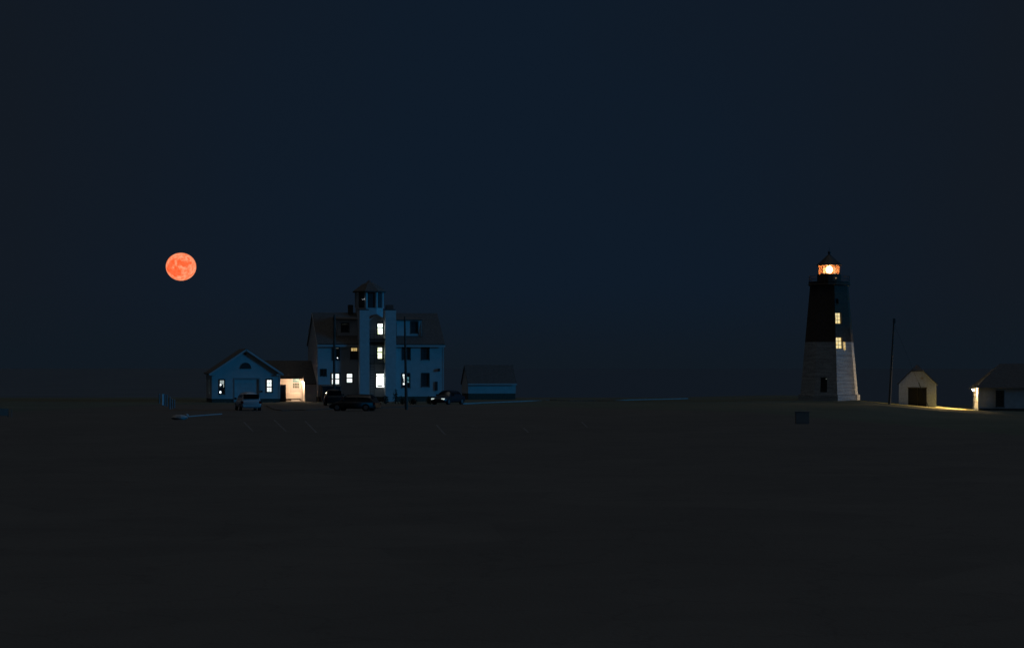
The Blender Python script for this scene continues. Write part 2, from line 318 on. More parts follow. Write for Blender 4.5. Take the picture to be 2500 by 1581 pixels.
def tag(o, label=None, cat=None, group=None, kind=None):
    if label: o['label'] = label
    if cat: o['category'] = cat
    if group: o['group'] = group
    if kind: o['kind'] = kind
    return o
def empty(name, loc, rz=0.0):
    o = bpy.data.objects.new(name, None); COL.objects.link(o); o.location = loc; o.rotation_euler = (0,0,rz); o.empty_display_size = .5
    return o
def copy_tree(o, parent=None):
    kids = list(o.children)
    c = o.copy(); COL.objects.link(c); c.parent = parent
    for k in kids: copy_tree(k, c)
    return c
def gpt(px, py, z=0.0):
    """ground point (height z) seen at photo pixel px,py"""
    D = (EYE - z) * FPX / (py - HOR); return Vector(((px-1250)/FPX*D, D, z))
class Frame:
    """a building's own axes: x along its front, y into it"""
    def __init__(s, O, th): s.O = Vector(O); s.th = th; s.c, s.s = math.cos(th), math.sin(th)
    def hit(s, px, py, yl=0.0):
        """where the view through photo pixel px,py meets the plane y=yl: local x, local z"""
        dx, dz = (px-1250)/FPX, (HOR-py)/FPX
        # point = t*(dx,1); local y = -(X-Ox)*sin + (Y-Oy)*cos
        t = (yl - s.O.x*s.s + s.O.y*s.c) / (s.c - dx*s.s)
        X, Y = t*dx - s.O.x, t - s.O.y
        return X*s.c + Y*s.s, EYE + t*dz - s.O.z
    def x(s, px, yl=0.0): return s.hit(px, 900, yl)[0]
    def rect(s, x0, x1, y0, y1, yl=0.0):
        a, zt = s.hit((x0+x1)/2, y0, yl); b, zb = s.hit((x0+x1)/2, y1, yl)
        return (s.x(x0, yl), s.x(x1, yl), zb, zt)

def window(parent, r, y=0.0, nx=2, nz=4, pane=None, sash=None, upper=None, split=.5, casing=True, blind=None, name='window', inset=.10, bar=.034, axis='y'):
    """double-hung window in a hole r of a wall at local y (axis='y') ; casing, two sashes with bars, panes"""
    x0, x1, z0, z1 = r; mb = MB(); c = .09
    if casing:
        mb.box(x0-c, x0, y-.035, y+.0, z0-c, z1+c); mb.box(x1, x1+c, y-.035, y, z0-c, z1+c)
        mb.box(x0, x1, y-.035, y, z1, z1+c+.02); mb.box(x0-.03-c, x1+.03+c, y-.07, y-.0375, z0-c*.6, z0-.005); 
    zm = z0 + (z1-z0)*split; w = .055
    yy = y + inset - .03
    for a, b, yo in ((z0, zm, .0), (zm, z1, -.02)):
        mb.box(x0, x0+w, yy+yo, yy+yo+.03, a, b); mb.box(x1-w, x1, yy+yo, yy+yo+.03, a, b)
        mb.box(x0+w, x1-w, yy+yo, yy+yo+.03, a, a+w); mb.box(x0+w, x1-w, yy+yo, yy+yo+.03, b-w, b)
        for i in range(1, nx):
            xx = x0 + (x1-x0)*i/nx; mb.box(xx-bar/2, xx+bar/2, yy+yo+.003, yy+yo+.027, a+w, b-w)
        n2 = nz//2
        for j in range(1, n2):
            zz = a + (b-a)*j/n2; mb.box(x0+w, x1-w, yy+yo+.005, yy+yo+.025, zz-bar/2, zz+bar/2)
    fr = mb.obj(name, sash or M['sash'], parent)
    p = MB(); p.quad((x0,y+inset,z0),(x1,y+inset,z0),(x1,y+inset,zm),(x0,y+inset,zm)); p.obj('pane', pane or M['darkglass'], fr)
    p = MB(); p.quad((x0,y+inset,zm),(x1,y+inset,zm),(x1,y+inset,z1),(x0,y+inset,z1)); p.obj('pane', upper or pane or M['darkglass'], fr)
    return fr

def gable_roof_x(x0, x1, ya, yb, ze, zr, ov=.35, t=.16, ox=.10):
    """two slopes with the ridge along x"""
    ym = (ya+yb)/2; k = (zr-ze)/(ym-ya); ze2 = ze - k*ov; mb = MB()
    mb.slab((x0-ox,ya-ov,ze2+t),(x1+ox,ya-ov,ze2+t),(x1+ox,ym,zr+t),(x0-ox,ym,zr+t), t)
    mb.slab((x1+ox,yb+ov,ze2+t),(x0-ox,yb+ov,ze2+t),(x0-ox,ym,zr+t+.002),(x1+ox,ym,zr+t+.002), t)
    return mb
def gable_roof_y(x0, x1, ya, yb, ze, zr, ov=.35, t=.14):
    xm = (x0+x1)/2; k = (zr-ze)/(xm-x0); ze2 = ze - k*ov; mb = MB()
    mb.slab((xm,ya-ov,zr+t),(xm,yb+ov,zr+t),(x0-ov,yb+ov,ze2+t),(x0-ov,ya-ov,ze2+t), t)
    mb.slab((xm,yb+ov,zr+t+.002),(xm,ya-ov,zr+t+.002),(x1+ov,ya-ov,ze2+t),(x1+ov,yb+ov,ze2+t), t)
    return mb

# ------------------------------------------------------------------ terrain
def itp(x, tab):
    if x <= tab[0][0]: return tab[0][1]
    for (a, va), (b, vb) in zip(tab, tab[1:]):
        if x <= b: t = (x-a)/(b-a); return va + (vb-va)*t
    return tab[-1][1]
def sm(a, b, x):
    t = max(0, min(1, (x-a)/(b-a))); return t*t*(3-2*t)
# keyed by photo column, at D=222 (near rim of the rise) and D=229 (behind it)
RIM = [(1700,0.0),(1880,.14),(2000,.22),(2100,.20),(2140,-.06),(2195,-.32),(2285,-.74),(2325,-.84),(2380,-.96),(2520,-1.05)]
BACK = [(1700,0.0),(1880,.18),(2000,.28),(2100,.24),(2140,-.02),(2200,-.25),(2285,-.52),(2325,-.62),(2380,-.90),(2520,-1.00)]
FRONT = [(1700,0.0),(1880,0.0),(2100,-.10),(2200,-.55),(2285,-.85),(2325,-.95),(2380,-1.05),(2520,-1.2)]
def ground(X, Y):
    px = 1250 + X/max(Y,1)*FPX
    if Y > 200: px = 1250 + X/222*FPX
    f, r, b = itp(px, FRONT), itp(px, RIM), itp(px, BACK)
    if Y < 218: z = f * sm(120, 205, Y)
    elif Y < 221.5: z = f + (r-f)*sm(218, 221.5, Y)
    else: z = r + (b-r)*sm(221.5, 230, Y)
    z -= 7.5 * sm(258, 268, Y + 1.5*noise.noise(Vector((X*.05, 0, 3))))
    if px < 1250 or Y > 0:
        z += .03*(noise.noise(Vector((X*.12, Y*.12, 0)))-.6) if 215 > Y > 12 else 0
    return z
ys = [4 + i*4 for i in range(50)] + [204 + i*.75 for i in range(88)]
ys = sorted(set(ys)); xs = [-140 + i*2.0 for i in range(85)] + [30 + i*.6 for i in range(61)] + [68 + i*4 for i in range(20)]
tm = MB(); nx_ = len(xs)
for y in ys:
    for x in xs: tm.v.append((x, y, ground(x, y)))
for j in range(len(ys)-1):
    for i in range(nx_-1):
        a = j*nx_+i; tm.f.append((a, a+1, a+1+nx_, a+nx_))
o = tm.obj('ground', M['grass'], smooth=True); tag(o, kind='structure')
# land behind the camera so the place carries on
o = MB().quad((-140,-60,-.05),(144,-60,-.05),(144,4,-.02),(-140,4,-.02)).obj('ground', M['grass']); tag(o, kind='structure')

o = MB().quad((-9000,262,-6.0),(9000,262,-6.0),(16000,30000,-6.0),(-16000,30000,-6.0)).obj('sea', M['water']); tag(o, kind='structure')

def headland(name, edge, side, far):
    """low shore running away from the grounds: edge(D) gives its seaward boundary X at distance D"""
    mb = MB(); Ds = [250 * (far/250)**(k/26) for k in range(27)]; n = 30
    for D in Ds:
        e = edge(D); outer = side * (D*.36 + 60)
        for i in range(n+1):
            t = i/n; X = e + (outer-e)*t**1.5
            h = 1.3*sm(250, 900, D) * (.75 + .5*noise.noise(Vector((X*.006, D*.004, 5)))) * sm(0, .12, t)
            z = -.9 + h + (-6.2)*(1-sm(0, .05, t)) 
            mb.v.append((X, D, z))
    for j in range(len(Ds)-1):
        for i in range(n):
            a = j*(n+1)+i
            mb.f.append((a, a+1, a+n+2, a+n+1) if side > 0 else (a+1, a, a+n+1, a+n+2))
    o = mb.obj(name, mat('coastal_scrub', (.085,.092,.098), .95, noise_amt=.15, noise_scale=.05), smooth=True); tag(o, kind='structure'); return o
headland('headland', lambda D: (1075-1250)/FPX*D, -1, 16000)
# headland('headland', lambda D: (2080-1250 + 100*sm(300,1500,D))/FPX*D, 1, 2600)

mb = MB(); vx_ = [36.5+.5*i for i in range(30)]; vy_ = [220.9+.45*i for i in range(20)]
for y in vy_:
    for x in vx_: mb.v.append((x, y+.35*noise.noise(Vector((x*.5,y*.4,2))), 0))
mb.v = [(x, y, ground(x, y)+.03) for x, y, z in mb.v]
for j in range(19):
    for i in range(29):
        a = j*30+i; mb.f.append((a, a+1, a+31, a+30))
o = mb.obj('lamplit_grass_strip', mat('lamplit_grass_tint', (.25,.235,.105), .95, noise_amt=.3, noise_scale=1.5, bump=('n', 7, .05), spec=.1), smooth=True); tag(o, kind='structure')  # paler yellow colour stands in for stronger lamp light on this strip

# parking lot, its painted lines, kerbs and path
def flat_poly(name, pts, z, m):
    mb = MB(); mb.v = [(p[0], p[1], z) for p in pts]; mb.f = [tuple(range(len(pts)))]
    o = mb.obj(name, m); tag(o, kind='structure'); return o
flat_poly('parking_lot', [(-60,-50),(60,-50),(34,60),(27,120),(20,172),(-6,207),(-36,207),(-52,120)], .022, M['asphalt'])
for (a, b, c, d) in ((595,1030,618,1054),(669,1025,699,1054),(1066,1038,1087,1062),(1150,1040,1166,1044),(1278,1045,1290,1056),(1420,1030,1433,1043),(745,1028,772,1056)):
    A, B = gpt(a, b), gpt(c, d); dv = (B-A).normalized(); s_ = Vector((-dv.y, dv.x, 0))*.055
    flat_poly('parking_line', [A-s_, B-s_, B+s_, A+s_], .027, M['line'])
def kerb(name, pts, h=.13, w=.16, m=None, z=0.0):
    P = [gpt(px, py, z) for px, py in pts]; mb = MB(); L = []
    for i, p in enumerate(P):
        d = (P[min(i+1,len(P)-1)] - P[max(i-1,0)]).normalized(); s_ = Vector((-d.y, d.x, 0))*w/2
        zz = ground(p.x, p.y) if p.y > 215 else 0
        for q, dz in ((p-s_, -.1), (p-s_, h), (p+s_, h), (p+s_, -.1)): L.append((q.x, q.y, max(zz, z)+dz))
    mb.v = L
    for i in range(len(P)-1):
        for k in range(4): mb.f.append((i*4+k, i*4+(k+1)%4, (i+1)*4+(k+1)%4, (i+1)*4+k))
    mb.f += [(0,1,2,3), tuple(len(L)-1-k for k in range(4))]
    o = mb.obj(name, m or M['concrete'], None); tag(o, kind='structure'); return o
kerb('kerb', [(1125,986),(1187,983.4),(1249,981),(1291,979.4),(1342,976.8),(1394,978.6),(1440,978.6),(1498,978),(1540,976.6),(1600,975),(1640,974.2),(1679,973.6)], h=.10)
kerb('kerb', [(457,1018),(500,1014.5),(540,1011.6)], h=.09)
kerb('kerb', [(652,991),(660,995),(669,1000),(690,1003),(740,1002),(800,998.5),(860,997.5)], h=.08, m=M['asphalt'])
kerb('kerb', [(905,997),(960,995),(1010,992),(1060,990)], h=.08, m=M['asphalt'])

# ------------------------------------------------------------------ moon
MD = 24000.0
moon = MB().ball((0,0,0), 1.0, 64).obj('moon', M['moon'], smooth=True)
moon.location = ((442-1250)/FPX*MD, MD, EYE + (HOR-651)/FPX*MD)
moon.scale = (36.7/FPX*MD, 36.7/FPX*MD, 33.9/FPX*MD)
tag(moon, 'full orange-red moon with darker patches hanging in the night sky', 'moon')

# ------------------------------------------------------------------ station (main building)
TH = R(12.7)
fm = Frame(((776-1250)/FPX*225, 225, 0), TH)
W, DEP, ZE, ZR = fm.x(1083), 8.8, 6.45, 9.75
st = empty('station_house', fm.O, TH)
tag(st, 'large white three-storey station house with rooftop lookout, twin pale chimneys and lit windows', 'building')
wins = [  # photo rect, bars, lower pane, upper pane
    ((783,789,902,917), 1, 2, None, None), ((792,796,902,917), 1, 2, None, None),
    ((809.5,829,911,938), 1, 2, 'w_cool', 'w_cool'), ((846,861,911,934), 1, 2, 'w_cool', 'w_cool'),
    ((812,828,848,878), 2, 4, None, 'w_dimtop'), ((856.5,873,848,876), 3, 2, None, 'amber'),
    ((983,1001,846,877), 2, 4, None, None), ((1030,1047,845,877), 2, 4, None, None),
    ((982,1000,912,945), 2, 6, 'split', 'split'), ((1030,1047,912,943), 2, 4, None, None)]
rects = [fm.rect(a,b,c,d) for (a,b,c,d),*_ in wins]
CX0, CX1 = fm.x(878, -1.15), fm.x(902, -1.15)       # chimneys stand 0.75 m proud of the front
DX0, DX1 = fm.x(941, -1.15), fm.x(967, -1.15)
bay = [fm.rect(921,935,789,817), fm.rect(921,934,846,876), fm.rect(918,938,911,946)]
mb = MB(); mb.grid(0, W, .55, ZE, rects + bay[1:], 0, .16)
mb.quad((0,0,.55),(0,0,ZE),(0,DEP,ZE),(0,DEP,.55)); mb.quad((W,0,.55),(W,DEP,.55),(W,DEP,ZE),(W,0,ZE)); mb.quad((0,DEP,.55),(0,DEP,ZE),(W,DEP,ZE),(W,DEP,.55))
for xx in (0, W): mb.add([(xx,0,ZE),(xx,DEP,ZE),(xx,DEP/2,ZR)], [(0,1,2)])
mb.obj('wall', M['siding'], st)
MB().box(.03, W-.03, .03, DEP-.03, -.3, .549).obj('foundation', M['foundation'], st)
rf = gable_roof_x(0, W, 0, DEP, ZE, ZR).obj('roof', M['shingle'], st)
k = (ZR-ZE)/(DEP/2)
MB().box(-.12, CX0-.03, -.40, -.352, ZE-.42, ZE-.20).obj('eave_board', M['trim'], st); MB().box(DX1+.03, W+.12, -.40, -.352, ZE-.42, ZE-.20).obj('eave_board', M['trim'], st)
for xx in (-.02, W-.11): MB().box(xx, xx+.13, -.03, -.002, .56, ZE-.3).obj('corner_board', M['trim'], st)
for s_ in (0, 1):                                                     # rake boards on the left gable
    y0, y1 = (-.3, DEP/2) if s_ == 0 else (DEP+.3, DEP/2)
    q = MB(); zq = ZE-k*.3; q.add([(-.135,y0,zq+.10),(-.103,y0,zq+.10),(-.103,y1,ZR+.10),(-.135,y1,ZR+.10),(-.135,y0,zq-.12),(-.103,y0,zq-.12),(-.103,y1,ZR-.12),(-.135,y1,ZR-.12)],
       [(0,1,2,3),(7,6,5,4),(0,4,5,1),(1,5,6,2),(2,6,7,3),(3,7,4,0)]); q.obj('rake_board', M['trim'], st)
for (src, nx, nz, pn, up), r in zip(wins, rects):
    pane = M['w_cool'] if pn == 'w_cool' else None; upper = None; sash = M['darksash']
    if up == 'w_cool': upper = M['w_cool']
    if up == 'amber': upper = M['w_amber']
    if pn == 'split': pane = upper = None
    w_ = window(st, r, 0, nx, nz, pane, sash, upper, split=.5 if up != 'amber' else .66)
    if pn == 'split':                                                 # slanting curtain leaves lit slivers
        zz = r[2]; h = r[3]-r[2]; x0, x1 = r[0], r[1]; w = x1-x0
        for (a0,a1,b0,b1,c0,c1) in ((.02,.33,.08,.33,.98,.79),(.12,.38,.18,.38,.76,.64),(.20,.38,.24,.38,.61,.40),(.12,.34,.12,.34,.33,.17)):
            q = MB().quad((x0+b0*w,.09,zz+c1*h),(x0+b1*w,.09,zz+c1*h),(x0+a1*w,.09,zz+c0*h),(x0+a0*w,.09,zz+c0*h)); q.obj('pane', M['w_cool'], w_)
        for (a,b,c,d) in ((.66,.93,.60,.76),(.66,.93,.36,.57)):
            MB().quad((x0+a*w,.09,zz+c*h),(x0+b*w,.09,zz+c*h),(x0+b*w,.09,zz+d*h),(x0+a*w,.09,zz+d*h)).obj('pane', M['w_sky'], w_)
    if up == 'w_dimtop':
        x0, x1, z0, z1 = r; w=x1-x0; h=z1-z0
        MB().quad((x0+.05,.09,z1-.09),(x1-.02,.09,z1-.09),(x1-.02,.09,z1-.03),(x0+.05,.09,z1-.03)).obj('pane', M['dimglint'], w_)
        MB().quad((x0+.7*w,.09,z0+.12*h),(x0+.82*w,.09,z0+.12*h),(x0+.82*w,.09,z0+.19*h),(x0+.7*w,.09,z0+.19*h)).obj('pane', M['glint'], w_)
# chimneys: tall masonry stacks rising past the eaves
def chim(x0, x1, top, cap):
    mb = MB().box(x0, x1, -1.15, .45, -.3, top); c = mb.obj('chimney', M['stucco'], st)
    MB().box(x0+.06, x1-.06, -1.05, .36, top, top+cap).obj('chimney_cap', M['iron'], c)
ztop = fm.hit(890, 757, -1.15)[1]; chim(CX0, CX1, ztop, .12); chim(DX0, DX1, ztop, .0001+.12)
# dark ventilator hood on the right stack
cxm = (DX0+DX1)/2; hd = MB().polyx([(-.9,ztop+.121),(.1,ztop+.121),(-.15,ztop+.62),(-.65,ztop+.62)], cxm-.42, cxm+.36).obj('ventilator', M['iron'], st)
# central bay rising into a small gable
bz = fm.hit(920, 781)[1]; bzp = fm.hit(926, 768)[1]; bx0, bx1 = CX1+.004, DX0-.004
b0 = MB(); b0.grid(bx0, bx1, ZE-.5, bz-.1, [bay[0]], -.06, .16)
b0.add([(bx0,-.06,bz-.1),(bx1,-.06,bz-.1),(bx1,-.06,bz+.05),((bx0+bx1)/2+.1,-.06,bzp)], [(0,1,2,3)])
b0.quad((bx0,-.06,ZE-.5),(bx0,-.06,bz-.1),(bx0,3.6,bz-.1),(bx0,3.6,ZE-.5)); b0.quad((bx1,-.06,ZE-.5),(bx1,3.6,ZE-.5),(bx1,3.6,bz-.1),(bx1,-.06,bz-.1))
b0.quad((bx0,-.06,ZE-.5),(bx0,0,ZE-.5),(bx1,0,ZE-.5),(bx1,-.06,ZE-.5))
b0.obj('wall', M['siding'], st)
br = MB(); xm = (bx0+bx1)/2+.1
br.slab((xm,-.3,bzp+.06),(xm,4,bzp+.06),(bx0-.02,4,bz+.0),(bx0-.02,-.3,bz+.0), .08); br.slab((xm,4,bzp+.062),(xm,-.3,bzp+.062),(bx1+.02,-.3,bz+.12),(bx1+.02,4,bz+.12), .08)
br.obj('roof', M['shingle'], st)
bt = MB(); bt.slab((xm,-.36,bzp+.03),(xm,-.302,bzp+.03),(bx0-.02,-.302,bz-.03),(bx0-.02,-.36,bz-.03), .14); bt.obj('rake_board', M['trim'], st); bt = MB(); bt.slab((xm,-.302,bzp+.032),(xm,-.36,bzp+.032),(bx1+.02,-.36,bz+.09),(bx1+.02,-.302,bz+.09), .14)
bt.obj('rake_board', M['trim'], st)
w1 = window(st, bay[0], -.06, 1, 2, M['w_bay'], M['darksash'], M['w_bay'], split=.62)
r = bay[0]; MB().box(r[0]+.01, r[0]+.30*(r[1]-r[0])+.1, .015, .03, r[2]+.05, r[2]+.55*(r[3]-r[2])).obj('curtain', M['w_green'], w1)
w2 = window(st, bay[1], 0, 1, 2, M['w_green'], M['darksash'], M['w_green'], split=.55)
r = bay[1]; MB().box(r[0]+.04, r[1]-.08, .07, .085, r[3]-.24, r[3]-.18).obj('blind_rail', M['darksash'], w2)
w3 = window(st, bay[2], 0, 1, 2, M['w_bay'], M['darksash'], M['w_bay'], split=.84)
r = bay[2]; pl = MB(); pl.poly([(r[0]+.05,r[2]+.13),(r[1]-.18,r[2]+.13),(r[1]-.12,r[2]+.30),(r[0]+.35,r[2]+.30),(r[0]+.18,r[2]+.24)], .05, .065); pl.obj('window_ledge_items', M['darkpaint'], w3)
# fire escape between the stacks
fe = MB().box(bx0, bx1, -1.05, -.85, fm.hit(920,829,-.9)[1]-.05, fm.hit(920,829,-.9)[1]).obj('fire_escape', M['iron'], st)
def platform(py):
    z = fm.hit(920, py, -.9)[1]; p = MB(); p.box(bx0+.01, bx1-.01, -1.0, -.10, z-.07, z-.01)
    for i in range(9): xx = bx0+.03+(bx1-bx0-.06)*i/8; p.box(xx, xx+.02, -1.08, -1.02, z-.1, z)
    p.obj('platform', M['iron'], fe)
    q = MB()
    for zz in (z+.45, z+.9): q.box(bx0+.01, bx1-.01, -1.0, -.975, zz, zz+.03)
    n = 15
    for i in range(n+1): xx = bx0+.01+(bx1-bx0-.035)*i/n; q.box(xx, xx+.018, -.995, -.98, z, z+.9)
    q.obj('railing', M['iron'], fe)
    return z
zp1, zp2 = platform(826), platform(886)
l = MB()
for xx in (bx0+.12, bx0+.55): l.box(xx, xx+.035, -.85, -.81, .3, zp1+.9)
zz = .5
while zz < zp1+.8: l.box(bx0+.155, bx0+.55, -.845, -.815, zz, zz+.025); zz += .3
l.obj('ladder', M['iron'], fe)
g = MB().ball((bay[2][1]-.14, -.16, bay[2][2]+.16), .09, 10); g.obj('wall_lamp', M['glint'], st)
lp = MB().box(W-.62, W-.44, -.28, -.002, fm.hit(1075,906)[1], fm.hit(1075,899)[1]); lp.obj('wall_lamp', M['darkpaint'], st)
MB().box(fm.x(1062), fm.x(1068), -.12, -.002, fm.hit(1065,953)[1], fm.hit(1065,931)[1]).obj('meter_box', M['darkpaint'], st)
# dormers
def dormer(a, b, top, bot, wr, pn, up, extra=None):
    yl = .9; x0, x1 = fm.x(a, yl), fm.x(b, yl); z1 = fm.hit((a+b)/2, top, yl)[1]; z0 = fm.hit((a+b)/2, bot, yl)[1]
    r = fm.rect(*wr, yl); mb = MB(); mb.grid(x0, x1, z0, z1, [r], yl, .14)
    yb = (z1-ZE)/k+.1
    for xx in (x0, x1): mb.add([(xx,yl,z0),(xx,yl,z1),(xx,yb+.6,z1+.1),(xx,(z0-ZE)/k,z0)], [(0,1,2,3)])
    d = mb.obj('dormer', M['siding'], st)
    MB().slab((x0-.12,yl-.22,z1+.02),(x1+.12,yl-.22,z1+.02),(x1+.12,yb+1.2,z1+.45),(x0-.12,yb+1.2,z1+.45), .1).obj('dormer_roof', M['shingle'], d)
    MB().box(x0-.04, x0+.08, yl-.03, yl-.002, z0, z1-.1).obj('corner_board', M['trim'], d); MB().box(x1-.08, x1+.04, yl-.03, yl-.002, z0, z1-.1).obj('corner_board', M['trim'], d)
    w_ = window(d, r, yl, 3, 4, pn, M['darksash'], up, name='dormer_window')
    return d, r
d1, r1 = dormer(823, 877, 779, 826, (834,851,790,810), M['darkglass'], M['darkglass'])
MB().quad((r1[0],.98,r1[3]-.06),(r1[1]-.1,.98,r1[3]-.06),(r1[1]-.1,.98,r1[3]-.02),(r1[0],.98,r1[3]-.02)).obj('dormer_window_pane', M['dimglint'], d1)
d2, r2 = dormer(968, 1028, 780, 827, (1004,1020,786,813), None, None)
# octagonal lookout on the ridge
lk = DEP/2; lcx = fm.x(901.5, lk); zc0 = ZR-.9; zf = fm.hit(901,752,lk)[1]; ze_ = fm.hit(901,714,lk)[1]; zt = fm.hit(901,684,lk)[1]
cr = 1.50; a8 = R(22.5)
base = MB().lathe([(cr*1.06, zc0), (cr*1.06, zf)], 8, a8, lcx, lk).obj('lookout', M['siding'], st)
po = MB(); vs8 = [(lcx+cr*math.cos(a8+R(45)*i), lk+cr*math.sin(a8+R(45)*i)) for i in range(8)]
for vx, vy in vs8: po.tube((vx,vy,zf),(vx,vy,ze_), .17, n=8)
po.obj('post', M['siding'], base)
for i in range(8):
    (ax_, ay_), (bx_, by_) = vs8[i], vs8[(i+1)%8]
    for j in range(1):
        gq = MB(); gq.quad((ax_,ay_,zf),(bx_,by_,zf),(bx_,by_,ze_),(ax_,ay_,ze_)); gq.obj('pane', M['darkglass'], base)
MB().lathe([(cr*1.28, ze_), (cr*1.30, ze_+.12), (cr*.62, ze_+.86), (cr*.60, ze_+.90), (.34, ze_+1.14), (.10, zt)], 8, a8, lcx, lk).obj('lookout_roof', M['shingle'], base)
MB().ball((lcx-.95, lk-1.5, zf+.92), .022, 8).obj('lookout_glint', M['glint'], base); MB().ball((lcx-.80, lk-1.55, zf+1.0), .022, 8).obj('lookout_glint', M['glint'], base)  # reflective sparkles on the lookout, put in as tiny glowing balls
xx = fm.x(856, lk); MB().box(xx-.28, xx+.24, lk-.3, lk+.3, ZR-.2, fm.hit(856,744,lk)[1]).obj('chimney', M['shingle'], st)
xx = fm.x(951, lk); MB().box(xx-.2, xx+.2, lk-.2, lk+.2, ZR-.2, fm.hit(951,752,lk)[1]).obj('vent_pipe', M['shingle'], st)

# dark lean-to against the front, left of the parked coupe
px0, px1 = fm.x(787, -1.6), fm.x(831, -1.6); zt_ = fm.hit(809, 939, -1.6)[1]
lt = empty('lean_to', fm.O + Vector((math.cos(TH)*px0 + math.sin(TH)*1.6, math.sin(TH)*px0 - math.cos(TH)*1.6, 0)), TH)
tag(lt, 'low dark lean-to shed against the station wall below its leftmost lit window', 'shed')
w_ = px1-px0
MB().box(0, w_, 0, 1.55, -.1, zt_-.12).obj('wall', M['darkpaint'], lt)
MB().slab((-.1,-.12,zt_-.12),(w_+.1,-.12,zt_-.12),(w_+.1,1.56,zt_+.02),(-.1,1.56,zt_+.02), .08).obj('roof', M['shingle'], lt)
MB().box(w_*.3, w_*.75, -.04, -.002, .05, zt_-.3).obj('door', M['plastic'], lt)

# ------------------------------------------------------------------ garage
YG = -2.0; gx0, gx1 = fm.x(517, YG), fm.x(684, YG)
GO = fm.O + Vector((math.cos(TH)*gx0 - math.sin(TH)*YG, math.sin(TH)*gx0 + math.cos(TH)*YG, 0))
fg = Frame(GO, TH); GW = gx1-gx0; GD = 8.0; GE = fg.hit(600, 909)[1]; GR = fg.hit(600, 853)[1]
ga = empty('garage', GO, TH)
tag(ga, 'white front-gabled garage with half-round attic window and two lit sash windows', 'garage')
rl, rr = fg.rect(536,548,927,961), fg.rect(651,664,926,956.5)
dr = fg.rect(574,632,925,981); dr = (dr[0], dr[1], .02, dr[3])
mb = MB(); mb.grid(0, GW, .38, GE, [rl, rr, (dr[0],dr[1],.38,dr[3])], 0, .16)
mb.add([(0,0,GE),(GW,0,GE),(GW/2,0,GR)], [(0,1,2)]); mb.add([(0,GD,GE),(GW/2,GD,GR),(GW,GD,GE)], [(0,1,2)])
sw0, sw1 = 3.0, 4.0                                                   # side window
mb2 = MB(); mb2.grid(0, GD, .38, GE, [(sw0, sw1, rl[2]-.05, rl[3]+.02)], 0, .12)
for (vx, vy, vz) in mb2.v: pass
mb.add([(vy, vx, vz) for vx, vy, vz in mb2.v], [tuple(reversed(f)) for f in mb2.f])
mb.quad((GW,0,.38),(GW,GD,.38),(GW,GD,GE),(GW,0,GE)); mb.quad((0,GD,.38),(0,GD,GE),(GW,GD,GE),(GW,GD,.38))
mb.obj('wall', M['siding'], ga)
MB().box(.03, dr[0]-.02, .03, GD-.03, -.3, .379).box(dr[1]+.02, GW-.03, .03, GD-.03, -.3, .379).obj('foundation', M['foundation'], ga)
gable_roof_y(0, GW, 0, GD, GE, GR, .30, .12).obj('roof', M['shingle'], ga)
kk = (GR-GE)/(GW/2); xm = GW/2; t = MB()
t.slab((xm,-.37,GR+.08),(xm,-.305,GR+.08),(-.34,-.305,GE-kk*.34+.08),(-.34,-.37,GE-kk*.34+.08), .19); t.obj('rake_board', M['trim'], ga); t = MB()
t.slab((xm,-.305,GR+.082),(xm,-.37,GR+.082),(GW+.34,-.37,GE-kk*.34+.082),(GW+.34,-.305,GE-kk*.34+.082), .19)
t.obj('rake_board', M['trim'], ga)
for a, b in ((-.34, .42), (GW-.42, GW+.34)): MB().box(a, b, -.30, -.003, GE-.32, GE-.16).obj('eave_return', M['trim'], ga)
for a in (0, GW-.14): MB().box(a, a+.14, -.03, -.003, .38, GE-.33).obj('corner_board', M['trim'], ga)
gd = MB(); n = 5
for i in range(n): z0 = dr[2] + (dr[3]-dr[2])*i/n; gd.box(dr[0], dr[1], .10, .13, z0+.012, dr[2]+(dr[3]-dr[2])*(i+1)/n-.004)
gd = gd.obj('garage_door', M['stucco'], ga)
MB().box(dr[0]-.16, dr[0]-.002, -.04, -.002, .03, dr[3]+.14).box(dr[1]+.002, dr[1]+.16, -.04, -.002, .03, dr[3]+.14).box(dr[0]-.001, dr[1]+.001, -.04, -.002, dr[3]+.002, dr[3]+.14).obj('door_frame', M['sash'], ga)
fx, fz = fg.hit(600, 897.5); fw = MB(); fw.poly([(fx-.5,fz)] + [(fx-.5*math.cos(math.pi*i/12), fz+.5*math.sin(math.pi*i/12)) for i in range(1,12)] + [(fx+.5,fz)], -.03, -.004)
fw = fw.obj('fan_window', M['darkglass'], ga)
ar = MB()
for i in range(12):
    a, b = math.pi*i/12, math.pi*(i+1)/12
    ar.poly([(fx-.5*math.cos(a),fz+.5*math.sin(a)),(fx-.57*math.cos(a),fz+.57*math.sin(a)),(fx-.57*math.cos(b),fz+.57*math.sin(b)),(fx-.5*math.cos(b),fz+.5*math.sin(b))], -.05, -.005)
ar.box(fx-.62, fx+.62, -.06, -.004, fz-.09, fz-.002)
for i in (3, 6, 9): a = math.pi*i/12; ar.tube((fx,-.035,fz),(fx-.5*math.cos(a),-.035,fz+.5*math.sin(a)), .012, n=5)
ar.obj('window_frame', M['darksash'], fw)
vx, vz = fg.hit(599, 863); MB().box(vx-.12, vx+.12, -.03, -.003, vz-.12, vz+.12).obj('vent', M['darksash'], ga)
vx, vz = fg.hit(639, 955); MB().box(vx-.08, vx+.08, -.16, -.003, vz-.08, vz+.1).obj('wall_lamp', M['darkpaint'], ga)
wl_ = window(ga, rl, 0, 2, 4, M['darkglass'], M['darksash'], M['w_grey'], split=.44)
